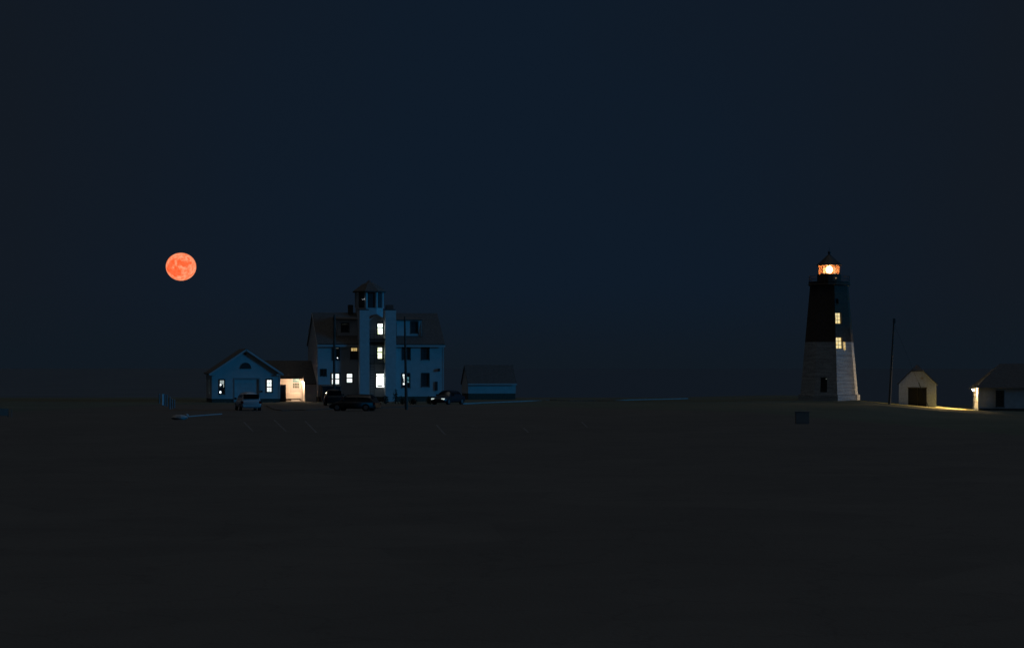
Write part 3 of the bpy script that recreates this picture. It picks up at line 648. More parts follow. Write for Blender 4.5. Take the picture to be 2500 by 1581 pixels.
for (a,b,c,d) in ((-.0,.34,.60,.69),(.0,.32,.05,.19)):
    x0,x1,z0,z1 = rl; w=x1-x0; h=z1-z0
    MB().quad((x0+a*w,.07,z0+c*h),(x0+b*w,.07,z0+c*h),(x0+b*w,.07,z0+d*h),(x0+a*w,.07,z0+d*h)).obj('bright_spot', M['glint'], wl_)  # small glowing quads put in for the two bright spots in the pane
x0,x1,z0,z1 = rl; w=x1-x0; h=z1-z0
MB().poly([(x0+.1*w,z0+.46*h),(x0+.8*w,z0+.46*h),(x0+.8*w,z0+.62*h),(x0+.6*w,z0+.70*h),(x0+.3*w,z0+.68*h)], .075, .085).obj('shelf_items', M['darkpaint'], wl_)
window(ga, rr, 0, 2, 4, M['w_cool'], M['darksash'], M['w_cool'], split=.40)
sideg = MB(); sideg.quad((.11,sw0,rl[2]-.05),(.11,sw0,rl[3]+.02),(.11,sw1,rl[3]+.02),(.11,sw1,rl[2]-.05)); sf = MB()
for a_, b_ in ((sw0,sw0+.05),(sw1-.05,sw1),((sw0+sw1)/2-.012,(sw0+sw1)/2+.012)): sf.box(.05,.08,a_,b_,rl[2],rl[3])
for zz in (.25,.5,.75): sf.box(.052,.078,sw0,sw1,rl[2]+(rl[3]-rl[2])*zz-.02,rl[2]+(rl[3]-rl[2])*zz+.02)
sfo = sf.obj('window', M['darksash'], ga); sideg.obj('pane', M['w_slit'], sfo)

# ------------------------------------------------------------------ link wing with the lit porch
YW, YB = 1.3, 4.3
lx0, lx1 = fm.x(745, YW), -.012
pb0 = fm.x(679, YB); ri_z = 4.42; ry = 5.6; sl = .56
zline = lambda y: ri_z - (ry-y)*sl
lkh = empty('link_wing', fm.O, TH)
tag(lkh, 'low dark-roofed wing joining garage and station, its recessed porch wall lit peach', 'building')
ez = zline(YW)
mb = MB(); mb.grid(lx0, lx1, .0, ez, [], YW)                          # projecting room front
mb.obj('front_wall', M['siding'], lkh)
rw = MB(); rw.add([(lx0,YW,0),(lx0,YW,ez),(lx0,YB,zline(YB)),(lx0,YB,0)], [(0,1,2,3)]); rw.obj('return_wall', M['siding_wide'], lkh)
MB().box(lx0-.05, lx0+.10, YW-.03, YW-.002, 0, ez-.05).obj('corner_board', M['trim'], lkh)
zb_ = fm.hit(705, 972, YB)[1]
wr = fm.rect(714,731.5,921,948,YB)
pw = MB(); pw.grid(pb0-1.5, lx0-.002, zb_, zline(YB)-.02, [wr], YB, .14); pw = pw.obj('porch_wall', M['trim'], lkh)
cb_ = MB(); zz = zb_
while zz < zline(YB)-.2:                                              # overlapping boards, cut round the window
    segs = [(pb0-1.5, lx0-.004)] if (zz+.2 < wr[2]-.26 or zz > wr[3]+.21) else [(pb0-1.5, wr[0]-.29), (wr[1]+.11, lx0-.004)]
    for a, b in segs:
        cb_.add([(a,YB-.042,zz),(b,YB-.042,zz),(b,YB-.010,zz+.21),(a,YB-.010,zz+.21),(a,YB-.002,zz),(b,YB-.002,zz),(b,YB-.002,zz+.21),(a,YB-.002,zz+.21)],
                [(0,1,2,3),(0,4,5,1),(1,5,6,2),(3,2,6,7),(4,0,3,7),(7,6,5,4)])
    zz += .213
cb_.obj('clapboards', M['siding_wide'], pw)
MB().box(pb0-1.5, lx0-.002, YB+.04, YB+.5, -.2, zb_-.002).obj('foundation', M['foundation'], lkh)
x0, z1 = fm.hit(711, 974.5, YB); x1, z0 = fm.hit(731, 982.5, YB)
MB().box(x0, x1, YB-.16, YB+.03, z0, z1).obj('basement_hatch', M['trim'], lkh)
pwn = window(lkh, wr, YB, 3, 4, M['w_mossy'], M['trim'], M['w_teal'], split=.52, bar=.035)
x0, x1 = fm.x(709.5, YB), fm.x(734, YB)
ws = MB().box(wr[0]-.28, wr[0]-.095, YB-.05, YB-.002, wr[2]-.25, wr[3]+.2); ws.box(wr[0]-.095, wr[1]+.1, YB-.05, YB-.002, wr[2]-.25, wr[2]-.1); ws.obj('shutter_board', M['trim'], lkh)
dp = MB().tube((lx0-.10,YB-.16,.1),(lx0-.10,YB-.16,2.9), .045, n=8); dp.obj('downspout', M['trim'], lkh)
# roof: one front slope that comes down lower over the projecting room
rfm = MB(); yA, yB_ = YW-.25, 2.35; xl = pb0-1.6
rfm.slab((lx0-.12,yA,zline(yA)+.12),(lx1,yA,zline(yA)+.12),(lx1,ry,ri_z+.12),(lx0-.12,ry,ri_z+.12), .12)
rfm.slab((xl,yB_,zline(yB_)+.118),(lx0-.122,yB_,zline(yB_)+.118),(lx0-.122,ry,ri_z+.118),(xl,ry,ri_z+.118), .12)
rfm.slab((lx1,8.6,2.8),(xl,8.6,2.8),(xl,ry,ri_z+.12),(lx1,ry,ri_z+.12), .12)
rfm.obj('roof', M['shingle'], lkh)
MB().box(xl, lx0-.13, yB_-.03, yB_-.002, zline(yB_)-.10, zline(yB_)+.13).obj('eave_board', M['darkpaint'], lkh)
bk = MB(); bk.quad((xl,8.2,-.1),(xl,8.2,2.9),(lx1,8.2,2.9),(lx1,8.2,-.1)); bk.obj('back_wall', M['siding'], lkh)
MB().box(fm.x(696,YB-1.6), lx0-.1, YB-2.6, YB-.02, -.05, .045).obj('doorstep', M['concrete'], lkh)
# porch lamp on the return wall
lpos = Vector((lx0-.13, 2.75, fm.hit(740, 931, 2.75)[1]))
lamp = MB().box(lx0-.30, lx0-.003, 2.62, 2.88, lpos.z+.14, lpos.z+.20).box(lx0-.06, lx0-.003, 2.66, 2.84, lpos.z-.1, lpos.z+.14).obj('porch_lamp', M['iron'], lkh)
MB().ball(lpos, .04, 10).obj('bulb', M['bulb'], lamp)
pl_d = bpy.data.lights.new('porch_light', 'POINT'); pl_d.energy = 330; pl_d.color = (1, .63, .38); pl_d.shadow_soft_size = .06
pl_o = bpy.data.objects.new('porch_light', pl_d); COL.objects.link(pl_o); pl_o.parent = lamp; pl_o.location = lpos + Vector((-.16, -.05, -.06))
# tall dark locker standing before the porch, beside the garage
kx0, kx1 = fm.x(683, 1.0), fm.x(698, 1.0); kz = fm.hit(690, 938.5, 1.0)[1]
lc = empty('storage_locker', fm.O + Vector((math.cos(TH)*kx0 - math.sin(TH)*1.0, math.sin(TH)*kx0 + math.cos(TH)*1.0, 0)), TH)
tag(lc, 'tall dark locker between the garage corner and the lit porch wall', 'locker')
MB().box(-.5, kx1-kx0, 0, .7, 0, kz-.04).obj('cabinet', M['darkpaint'], lc)
MB().box(-.52, kx1-kx0+.02, -.03, .72, kz-.039, kz).obj('lid', M['plastic'], lc)
MB().box(-.46, kx1-kx0-.06, -.022, -.002, .08, kz-.12).obj('door', M['plastic'], lc)

# ------------------------------------------------------------------ small boat shed right of the station
fo = Frame(((1143-1250)/FPX*240, 240, 0), R(12.7)); OW = fo.x(1259); OE = fo.hit(1200,933)[1]; OR_ = fo.hit(1200,893,1.9)[1]; OD = 3.8
ob = empty('outbuilding', fo.O, R(12.7))
tag(ob, 'long low white outbuilding with dark gabled roof to the right of the station', 'shed')
zb = fo.hit(1200, 960)[1]
wl2 = MB(); wl2.quad((0,0,zb),(OW,0,zb),(OW,0,OE),(0,0,OE)); wl2.add([(0,0,zb),(0,0,OE),(0,OD/2,OR_),(0,OD,OE),(0,OD,zb)],[(0,1,2,3,4)]); wl2.add([(OW,0,zb),(OW,OD,zb),(OW,OD,OE),(OW,OD/2,OR_),(OW,0,OE)],[(0,1,2,3,4)])
wl2.quad((0,OD,zb),(0,OD,OE),(OW,OD,OE),(OW,OD,zb)); wl2.obj('wall', M['siding'], ob)
MB().box(.02, OW-.02, .02, OD-.02, -.3, zb-.001).obj('foundation', M['foundation'], ob)
gable_roof_x(0, OW, 0, OD, OE, OR_, .28, .12).obj('roof', M['shingle'], ob)
MB().box(-.10, OW+.10, -.33, -.285, OE-.30, OE-.14).obj('eave_board', M['trim'], ob)

# ------------------------------------------------------------------ lighthouse
LD = 224.0; s_ = FPX/LD; LX = (2024.5-1250)/s_
lz = lambda py: EYE - (py-HOR)/s_
lh = empty('lighthouse', (LX, LD, 0))
tag(lh, 'octagonal lighthouse, brown above and white stone below, with glowing orange lantern', 'lighthouse')
A0 = R(6.7)                     # corner directions: (cos a, -sin a) with a = -6.7 + 45k towards the viewer
rad = lambda z: (72 - (72-60.5)/(lz(835)-lz(962)) * (z-lz(962))) / s_
def oct_ring(z, r=None): r = rad(z) if r is None else r; return [Vector((r*math.cos(A0+R(45)*i), r*math.sin(A0+R(45)*i), z)) for i in range(8)]
zw = lz(835); zB = lz(962); zT = lz(698)
def tower_face(mb, i, z0, z1, holes):
    """face between corners i and i+1 as a grid with holes given as (t0,t1,za,zb)"""
    def P(t, z, d=0.0):
        q = oct_ring(z); a, b = q[i], q[(i+1)%8]; p = a.lerp(b, t); n = Vector((b.y-a.y, a.x-b.x, 0)).normalized()
        return p - n*d
    ts = sorted({0, 1, *[h[0] for h in holes], *[h[1] for h in holes]}); zs = sorted({z0, z1, *[z for h in holes for z in h[2:] if z0 < z < z1]})
    for a in range(len(ts)-1):
        for b in range(len(zs)-1):
            ct, cz = (ts[a]+ts[a+1])/2, (zs[b]+zs[b+1])/2
            if any(h[0] < ct < h[1] and h[2] < cz < h[3] for h in holes): continue
            mb.quad(P(ts[a],zs[b]), P(ts[a+1],zs[b]), P(ts[a+1],zs[b+1]), P(ts[a],zs[b+1]))
    for t0, t1, za, zb2 in holes:
        a_, b_ = max(za, z0), min(zb2, z1)
        if b_ <= a_: continue
        d = .35
        mb.quad(P(t0,a_), P(t0,b_), P(t0,b_,d), P(t0,a_,d)); mb.quad(P(t1,a_), P(t1,a_,d), P(t1,b_,d), P(t1,b_))
        if za >= z0: mb.quad(P(t0,za), P(t0,za,d), P(t1,za,d), P(t1,za))
        if zb2 <= z1: mb.quad(P(t0,zb2), P(t1,zb2), P(t1,zb2,d), P(t0,zb2,d))
    return P
# the face seen right of centre runs from corner at -38.3 deg to -83.3 deg: ring index 6 -> 7
# ring i angle = 6.7+45i ; viewer side is negative y -> angles 276.7 (i=6) and 321.7 (i=7)
FI, FL = 6, 5
def tpx(px, py, i):
    """photo pixel on tower face i -> t along the face and height"""
    z = lz(py)
    for _ in range(6):
        q = oct_ring(z); a, b = q[i], q[(i+1)%8]
        # view ray at column px meets the face line
        dx = (px-1250)/FPX
        ax_, ay_, bx_, by_ = a.x+LX, a.y+LD, b.x+LX, b.y+LD
        t = (dx*ay_ - ax_) / ((bx_-ax_) - dx*(by_-ay_)); Y = ay_ + t*(by_-ay_); z = EYE + (HOR-py)/FPX*Y
    return t, z
def thole(x0, x1, y0, y1, i):
    t0, _ = tpx(x0, (y0+y1)/2, i); t1, _ = tpx(x1, (y0+y1)/2, i); return (min(t0,t1), max(t0,t1), tpx((x0+x1)/2, y1, i)[1], tpx((x0+x1)/2, y0, i)[1])
hA, hB, hC = thole(2039,2054.5,763,790,FI), thole(2041,2057.5,823,851,FI), thole(2039,2047,729,742,FI)
hD = thole(2003,2019,921,957,FL)
low, up = MB(), MB()
for i in range(8):
    hs = [hA, hB, hC] if i == FI else ([hD] if i == FL else [])
    Pf = tower_face(low, i, zB-.02, zw, [h for h in hs if h[2] < zw]); Pu = tower_face(up, i, zw, zT, [h for h in hs if h[3] > zw])
    if i == FI: PF = Pf
    if i == FL: PD = Pf
low.obj('lower_tower', M['tower'], lh); up.obj('upper_tower', M['brown'], lh)
MB().lathe([(rad(zB)+.22, lz(980)-.6), (rad(zB)+.22, zB-.03), (rad(zB)+.10, zB-.021)], 8, A0).obj('plinth', M['tower'], lh)
def twin(h, P, pane, nx, nz, d=.18):
    t0, t1, z0, z1 = h; f = MB(); w = .045/ (2*rad(z0)*math.sin(R(22.5)))
    def bar(ta, tb, za, zb3):
        vs = [P(ta,za,d), P(tb,za,d), P(tb,zb3,d), P(ta,zb3,d), P(ta,za,d+.04), P(tb,za,d+.04), P(tb,zb3,d+.04), P(ta,zb3,d+.04)]
        f.add(vs, [(0,1,2,3),(7,6,5,4),(0,4,5,1),(1,5,6,2),(2,6,7,3),(3,7,4,0)])
    bar(t0, t0+w, z0, z1); bar(t1-w, t1, z0, z1); bar(t0+w, t1-w, z0, z0+.04); bar(t0+w, t1-w, z1-.04, z1)
    for i in range(1, nx): tt = t0+(t1-t0)*i/nx; bar(tt-w*.35, tt+w*.35, z0+.04, z1-.04)
    for j in range(1, nz): zz = z0+(z1-z0)*j/nz; bar(t0+w, t1-w, zz-.022, zz+.022)
    fo_ = f.obj('window', M['darksash'], lh)
    MB().quad(P(t0,z0,d+.05), P(t1,z0,d+.05), P(t1,z1,d+.05), P(t0,z1,d+.05)).obj('pane', pane, fo_)
    return fo_
wa = twin(hA, PF, M['w_yellow'], 2, 3); wb = twin(hB, PF, M['w_yellow'], 2, 3); twin(hC, PF, M['darkglass'], 2, 2)
t0, t1, z0, z1 = hA; q = MB()                                          # a plant on the upper window's sill side
q.add([PF(t0,z0+.1,.15),PF(t0+.09,z0+.2,.15),PF(t0+.13,z0+.62,.15),PF(t0+.05,z0+.75,.15),PF(t0+.10,z1-.1,.15),PF(t0,z1-.1,.15)],[(0,1,2,3,4,5)]); q.obj('curtain', M['w_amber'], wa)
# open casement leaf by the lower window; glow painted on for reflected room light
cl = MB(); cl.quad(PF(t1+.02,hB[2]-.1,-.03),PF(t1+.10,hB[2]-.12,-.18),PF(t1+.10,hB[2]+.72,-.18),PF(t1+.02,hB[2]+.78,-.03)); cl.obj('casement_leaf', M['w_amber'], wb)
# door on the left-of-centre face with one hardware glint painted as a glow
t0, t1, z0, z1 = hD
MB().quad(PD(t0,z0,.12),PD(t1,z0,.12),PD(t1,z1,.12),PD(t0,z1,.12)).obj('door', M['darkpaint'], lh)
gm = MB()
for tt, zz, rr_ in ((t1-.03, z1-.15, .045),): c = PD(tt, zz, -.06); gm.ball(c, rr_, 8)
gm.obj('door_glint', M['dimglint'], lh)
# gallery
gz = lz(690)
ga_ = MB().lathe([(rad(zT), zT-.02), (rad(zT)+.16, zT+.12), (49/s_, gz-.05), (49/s_+.06, gz), (49/s_+.06, gz+.10)], 16, R(11)).obj('gallery', M['brown'], lh)
rl_ = MB(); n = 32; rr_ = 49/s_
for i in range(n):
    a = 2*math.pi*i/n; rl_.tube((rr_*math.cos(a),rr_*math.sin(a),gz+.1),(rr_*math.cos(a),rr_*math.sin(a),gz+.72), .013, n=5)
    b = 2*math.pi*(i+1)/n
    for zz in (.40,.72): rl_.tube((rr_*math.cos(a),rr_*math.sin(a),gz+zz),(rr_*math.cos(b),rr_*math.sin(b),gz+zz), .016, n=5)
rl_.obj('railing', M['iron'], ga_)
# lantern
lg0, lg1, lr = lz(669), lz(648), 27/s_
ln = MB().lathe([(lr+.12, gz+.1), (lr+.10, lg0-.03), (lr+.02, lg0)], 16, R(11)).obj('lantern', M['brown'], lh)
n = 10; off = R(6)
for i in range(n):
    a = off+2*math.pi*i/n
    MB().tube((lr*math.cos(a),lr*math.sin(a),lg0),(lr*math.cos(a),lr*math.sin(a),lg1), .028, n=6).obj('glazing_bar', M['iron'], ln)
for i in range(n):
    a, b = off+2*math.pi*i/n, off+2*math.pi*(i+1)/n; r_ = lr-.02
    MB().quad((r_*math.cos(a),r_*math.sin(a),lg0),(r_*math.cos(b),r_*math.sin(b),lg0),(r_*math.cos(b),r_*math.sin(b),lg1),(r_*math.cos(a),r_*math.sin(a),lg1)).obj('glass', M['lglass'], ln)
MB().lathe([(.50, lg0-.02), (.44, lg0+.08), (.10, lg0+.10)], 16).obj('pedestal', M['rim'], ln)
beam = MB().ball((0,0,(lg0+lg1)/2+.01), .36, 20, 1.15).obj('lens', M['beacon'], ln, smooth=True)
rings = MB()
for i in range(12):
    a = 2*math.pi*i/12; rings.tube((.62*math.cos(a),.62*math.sin(a),lg0+.06),(.62*math.cos(a),.62*math.sin(a),lg1-.06), .012, n=5)
rings.obj('lens_frame', M['rim'], ln)
zr_ = lz(620)
rfo = MB().lathe([(lr+.16, lg1), (lr+.18, lg1+.07), (lr*.62, lg1+.62), (.16, zr_-.08), (.10, zr_)], 16, R(11)).obj('lantern_roof', M['iron'], lh)
MB().ball((0,0,zr_+.16), .17, 12).tube((0,0,zr_+.3),(0,0,zr_+.75), .02, n=5).obj('finial', M['iron'], rfo)
MB().ball((10.5/s_*1.1, -lr-.2, lz(680)), .06, 8).obj('gallery_lamp', mat('orange_glint', (.4,.3,.2), .4, emit=(.9,.55,.22), estr=1.0), lh)

# ------------------------------------------------------------------ small jerkinhead shed
SD = 227.35; TS = R(-10.5); sx = (2194.5-1250)/FPX*SD
fs = Frame((sx, SD, 0), TS); SW = fs.x(2286); ze2 = fs.hit(2240,936)[1]; zt2 = fs.hit(2240,906)[1]; ta, tb = fs.x(2225), fs.x(2254); SDp = 5.0
sh = empty('oil_house', (sx, SD, 0), TS)
tag(sh, 'small pale shed with clipped gable and dark square door, near the lighthouse', 'shed')
dd = fs.rect(2217,2262.5,947,1000); dd = (dd[0], dd[1], -1.1, dd[3])
wm = MB(); wm.grid(0, SW, -1.1, ze2, [dd], 0, .25); wm.add([(0,0,ze2),(SW,0,ze2),(tb,0,zt2),(ta,0,zt2)], [(0,1,2,3)])
wm.quad((0,0,-1.1),(0,0,ze2),(0,SDp,ze2),(0,SDp,-1.1)); wm.quad((SW,0,-1.1),(SW,SDp,-1.1),(SW,SDp,ze2),(SW,0,ze2))
wm.quad((0,SDp,-1.1),(0,SDp,ze2),(SW,SDp,ze2),(SW,SDp,-1.1)); wm.add([(0,SDp,ze2),(SW/2,SDp,zt2+.6),(SW,SDp,ze2)], [(0,1,2)])
wm.obj('wall', mat('grey_plaster', (.50,.57,.74), .9, noise_amt=.16, noise_scale=5, bump=('n', 9, .01)), sh)
kx = (zt2-ze2)/ta; zr2 = ze2 + kx*SW/2; yh = 1.3; o_ = .16; t_ = .10; ov = .10
r2_ = MB()
r2_.slab((SW/2,yh,zr2+t_),(SW/2,SDp+ov,zr2+t_),(-o_,SDp+ov,ze2-kx*o_+t_),(-o_,-ov,ze2-kx*o_+t_), t_)
r2_.v = []; r2_.f = []
def fan(pts): 
    vs = [Vector(p) for p in pts]; n = len(vs); dn = Vector((0,0,-t_))
    r2_.add(vs + [v+dn for v in vs], [tuple(range(n)), tuple(range(2*n-1,n-1,-1))] + [(i, i+n, (i+1)%n+n, (i+1)%n) for i in range(n)])
fan([(-o_,-ov,ze2-kx*o_+t_),(ta,-ov,zt2+t_),(SW/2,yh,zr2+t_),(SW/2,SDp+ov,zr2+t_),(-o_,SDp+ov,ze2-kx*o_+t_)])
fan([(SW+o_,-ov,ze2-kx*o_+t_),(SW+o_,SDp+ov,ze2-kx*o_+t_),(SW/2,SDp+ov,zr2+t_+.001),(SW/2,yh,zr2+t_+.001),(tb,-ov,zt2+t_+.001)])
fan([(ta,-ov-.001,zt2+t_),(tb,-ov-.001,zt2+t_),(SW/2,yh,zr2+t_+.002)])
r2_.obj('roof', M['shingle'], sh)
MB().box(dd[0]+.002, (dd[0]+dd[1])/2-.01, .20, .24, -1.1, dd[3]-.002).obj('door', M['plastic'], sh); MB().box((dd[0]+dd[1])/2+.01, dd[1]-.002, .20, .24, -1.1, dd[3]-.002).obj('door', M['plastic'], sh)
MB().box(dd[0]-.05, dd[1]+.05, -.04, -.002, dd[3]+.002, dd[3]+.10).obj('lintel', M['foundation'], sh)
vx, vz = fs.hit(2251, 923); MB().box(vx-.14, vx+.14, -.03, -.002, vz-.14, vz+.14).obj('vent', M['sash'], sh)

# ------------------------------------------------------------------ keeper's building at the right edge
TR = R(-8.6); rx = (2388-1250)/FPX*225; RZ = -1.02
fr_ = Frame((rx, 225, RZ), TR); RE = fr_.hit(2420, 943)[1]; RD = 8.0; RW = 11.0; RR = fr_.hit(2470, 887, RD/2)[1]
kb = empty('keepers_house', (rx, 225, RZ), TR)
tag(kb, 'low hip-roofed house at the right frame edge with a glaring lamp on its side wall', 'building')
dw = fr_.rect(2433,2450,955,992)
mb = MB(); mb.grid(0, RW, .30, RE, [dw], 0, .15); mb.quad((0,0,-.2),(0,0,RE),(0,RD,RE),(0,RD,-.2)); mb.quad((RW,0,-.2),(RW,RD,-.2),(RW,RD,RE),(RW,0,RE)); mb.quad((0,RD,-.2),(0,RD,RE),(RW,RD,RE),(RW,RD,-.2))
mb.obj('wall', mat('pale_render', (.46,.46,.46), .9, noise_amt=.1, noise_scale=2, bump=('n', 8, .01)), kb)
MB().box(.02, RW, .02, RD-.02, -.4, .299).obj('foundation', M['foundation'], kb)
o_ = .30; zl = RE-.16; hp = MB()
a_, b_, c_, d_ = (-o_,-o_,zl),(RW+o_,-o_,zl),(RW+o_,RD+o_,zl),(-o_,RD+o_,zl); e_, f_ = (2.7,RD/2,RR),(RW-2.7,RD/2,RR)
hp.add([a_,b_,c_,d_,e_,f_], [(0,1,5,4),(1,2,5),(2,3,4,5),(3,0,4),(3,2,1,0)]); hp.obj('roof', M['shingle'], kb)
window(kb, dw, 0, 2, 4, None, M['darksash'], None)
# side wall lamp: hooded bracket light
ly = 1.6; lzz = fr_.hit(2380, 952, ly)[1]; bx = -.40
hl = MB().box(bx-.52, bx+.06, ly-.22, ly+.22, lzz+.15, lzz+.18).box(bx-.01, bx+.01, ly-.01, ly+.01, lzz+.18, lzz+.42).box(bx-.12, -.003, ly-.14, ly+.14, lzz+.42, lzz+.46).tube((bx,ly,lzz+.149),(bx,ly,lzz+.09), .06, .04, n=10).obj('bracket_lamp', M['iron'], kb)
MB().ball((bx, ly, lzz), .10, 12).obj('bulb', mat('glaring_bulb', (.9,.9,.9), .3, emit=(1,.68,.32), estr=1300), hl)
MB().tube((-.08, 3.4, .1),(-.08, 3.4, RE-.2), .04, n=8).obj('downspout', M['trim'], kb)
MB().box(-.22, -.003, 2.3, 2.6, .30, .75).obj('meter_box', M['trim'], kb)
sp_d = bpy.data.lights.new('bracket_light', 'SPOT'); sp_d.energy = 4700; sp_d.color = (1, .68, .30); sp_d.shadow_soft_size = .08
sp_d.spot_size = R(156); sp_d.spot_blend = .6
sp = bpy.data.objects.new('bracket_light', sp_d); COL.objects.link(sp); sp.parent = hl; sp.location = (bx-.14, ly, lzz+.02)
aim = Vector((-1, .0, -.10)); sp.rotation_euler = (-aim).to_track_quat('Z', 'Y').to_euler()

# ------------------------------------------------------------------ poles
def pole(name, base, top, r0, r1, label, cat, extra=None):
    o = empty(name, base); b, t = Vector(base), Vector(top)
    MB().tube((0,0,-.3), t-b, r0, r1, n=10).obj('pole_shaft', M['wood'], o)
    if extra: extra(o, t-b)
    tag(o, label, cat); return o
def cap_box(o, t):
    MB().box(t.x-.12, t.x+.12, t.y-.12, t.y+.12, t.z-.55, t.z-.02).obj('pole_cap', M['wood'], o)  # slightly wider cap at the top of the pole
def lamphead(o, t):
    MB().tube((t.x,t.y,t.z-.1),(t.x+.15,t.y+.6,t.z+.05), .035, n=6).obj('arm', M['iron'], o)
    MB().box(t.x+.02, t.x+.3, t.y+.5, t.y+1.1, t.z-.02, t.z+.10).obj('lamp_head', M['iron'], o)
def at(px, py, D): return Vector(((px-1250)/FPX*D, D, EYE-(py-HOR)/FPX*D))
b = gpt(815.5, 986); D = b.y; pole('utility_pole', b, at(816.5, 768, D), .16, .10, 'tall slim dark pole standing before the left half of the station', 'pole')
b = gpt(992.5, 1000); D = b.y; pole('utility_pole', b, at(988, 772, D), .15, .075, 'tall dark pole standing before the right half of the station', 'pole')
bz_ = ground((2171-1250)/FPX*222, 221.0)
b = Vector(((2171-1250)/FPX*221, 221, bz_)); top = at(2183, 777, 221)
up_ = pole('utility_pole', b, top, .15, .09, 'leaning dark pole with guy wire between the lighthouse and small shed', 'pole', cap_box)
an = at(2267, 993, 221); MB().tube(top-b-Vector((0,0,.6)), an-b, .012, n=6).obj('guy_wire', M['iron'], up_)
MB().tube(an-b, at(2249,949,221)-b, .03, n=6).tube(at(2249,949,221)-b, at(2243,934,221)-b, .045, n=6).obj('wire_guard', M['plastic'], up_)

# ------------------------------------------------------------------ vehicles
def loft(mb, secs, n=20, e=3.2):
    """secs: (x, halfwidth, zlow, zhigh[, e])"""
    o = len(mb.v)
    for sct in secs:
        x, hw, z0, z1 = sct[:4]; cz, hh = (z0+z1)/2, (z1-z0)/2
        for i in range(n):
            t = 2*math.pi*i/n; c, s2 = math.cos(t), math.sin(t)
            mb.v.append((x, hw*math.copysign(abs(c)**(2/e), c), cz + hh*math.copysign(abs(s2)**(2/e), s2)))
    for k2 in range(len(secs)-1):
        for i in range(n): mb.f.append((o+k2*n+i, o+k2*n+(i+1)%n, o+(k2+1)*n+(i+1)%n, o+(k2+1)*n+i))
    mb.f += [tuple(o+i for i in range(n-1,-1,-1)), tuple(o+(len(secs)-1)*n+i for i in range(n))]
def vehicle(name, paint, L, Wd, H, belt, clear, nose, tail, roof0, roof1, label, win_rows=2):
    """x forward. nose/tail: x where the glass meets the body; roof0/roof1: rear and front roof edge"""
    o = empty(name, (0,0,0)); hw = Wd/2; hl = L/2
    b = MB(); hood = belt-.08
    loft(b, [(-hl, hw*.80, clear+.12, belt-.14), (-hl+.06, hw*.93, clear+.04, belt-.03), (-hl+.3, hw*.99, clear, belt), (tail, hw, clear, belt), (0, hw, clear, belt+.01),
             (nose, hw*.99, clear, belt-.01), (nose+.35, hw*.975, clear, hood), (hl-.35, hw*.95, clear, hood-.08), (hl-.08, hw*.86, clear+.03, hood-.2), (hl, hw*.74, clear+.12, hood-.30)], 24, 4.2)
    b.obj('body', M[paint], o, smooth=True)
    # cabin: an arched glasshouse lofted over the body, windows laid on its surface
    zb_ = belt-.10; x_a, x_b = tail-.05, nose+.05
    def top(x):
        if x < roof0: t = (x-x_a)/(roof0-x_a); z = belt-.03 + (H-.04-belt+.03)*math.sin(max(0,min(1,t))*math.pi/2)**.85
        elif x > roof1: t = (x_b-x)/(x_b-roof1); z = belt-.03 + (H-.02-belt+.03)*math.sin(max(0,min(1,t))*math.pi/2)**.95
        else: t = (x-roof0)/(roof1-roof0); z = H-.04 + .02*t + .035*math.sin(math.pi*t)
        return z
    def surf(x, a, off=0.0):
        zt_ = top(x); hh = (zt_-zb_); hwx = hw*(.93 - .03*abs(x)/hl); c, s2 = math.cos(a), math.sin(a)
        z = hh*abs(s2)**(2/3.2); y = hwx*math.copysign(abs(c)**(2/3.0), c)*(1-.20*z/(H-zb_))
        v = Vector((x, y, zb_+z)); n_ = Vector((0, c, s2+.2)).normalized()
        return v + n_*off
    cb = MB(); NX, NA = 26, 24
    for i in range(NX+1):
        for j in range(NA+1): cb.v.append(tuple(surf(x_a+(x_b-x_a)*i/NX, math.pi*j/NA)))
    for i in range(NX):
        for j in range(NA): q_ = i*(NA+1)+j; cb.f.append((q_, q_+NA+1, q_+NA+2, q_+1))
    cb.obj('cabin', M[paint], o, smooth=True)
    def patch(xa, xb, aa, ab, nm, off=.012):
        m_ = MB(); nx2, na2 = 8, 8
        for i in range(nx2+1):
            for j in range(na2+1): m_.v.append(tuple(surf(xa+(xb-xa)*i/nx2, aa+(ab-aa)*j/na2, off)))
        for i in range(nx2):
            for j in range(na2): q_ = i*(na2+1)+j; m_.f.append((q_, q_+na2+1, q_+na2+2, q_+1))
        m_.obj(nm, M['carglass'], o, smooth=True)
    patch(roof1+.12, x_b-.10, R(38), R(142), 'windshield')
    if roof0-x_a < .45:
        zr0, zr1 = belt+.06, H-.17; m_ = MB(); m_.box(x_a-.03+.0, x_a+.02, -hw*.74, hw*.74, zr0, zr1); m_.obj('rear_window', M['carglass'], o)
    else: patch(x_a+.14, roof0-.08, R(36), R(144), 'rear_window')
    lo_, hi_ = max(x_a+.30, roof0-.35), min(x_b-.45, roof1+.45)
    for k3 in range(win_rows):
        u0, u1 = lo_+(hi_-lo_)*k3/win_rows+.05, lo_+(hi_-lo_)*(k3+1)/win_rows-.05
        patch(u0, u1, R(12), R(33), 'side_window'); patch(u0, u1, R(147), R(168), 'side_window')
    for xx in (-hl*.62, hl*.63):
        for sy in (-1, 1):
            t = MB().tube((xx,sy*(hw-.20),.33),(xx,sy*(hw+.005),.33), .33, n=20).obj('wheel', M['tyre'], o)
            MB().tube((xx,sy*(hw-.02),.33),(xx,sy*(hw+.015),.33), .21, .19, n=14).obj('rim', M['rim'], t)
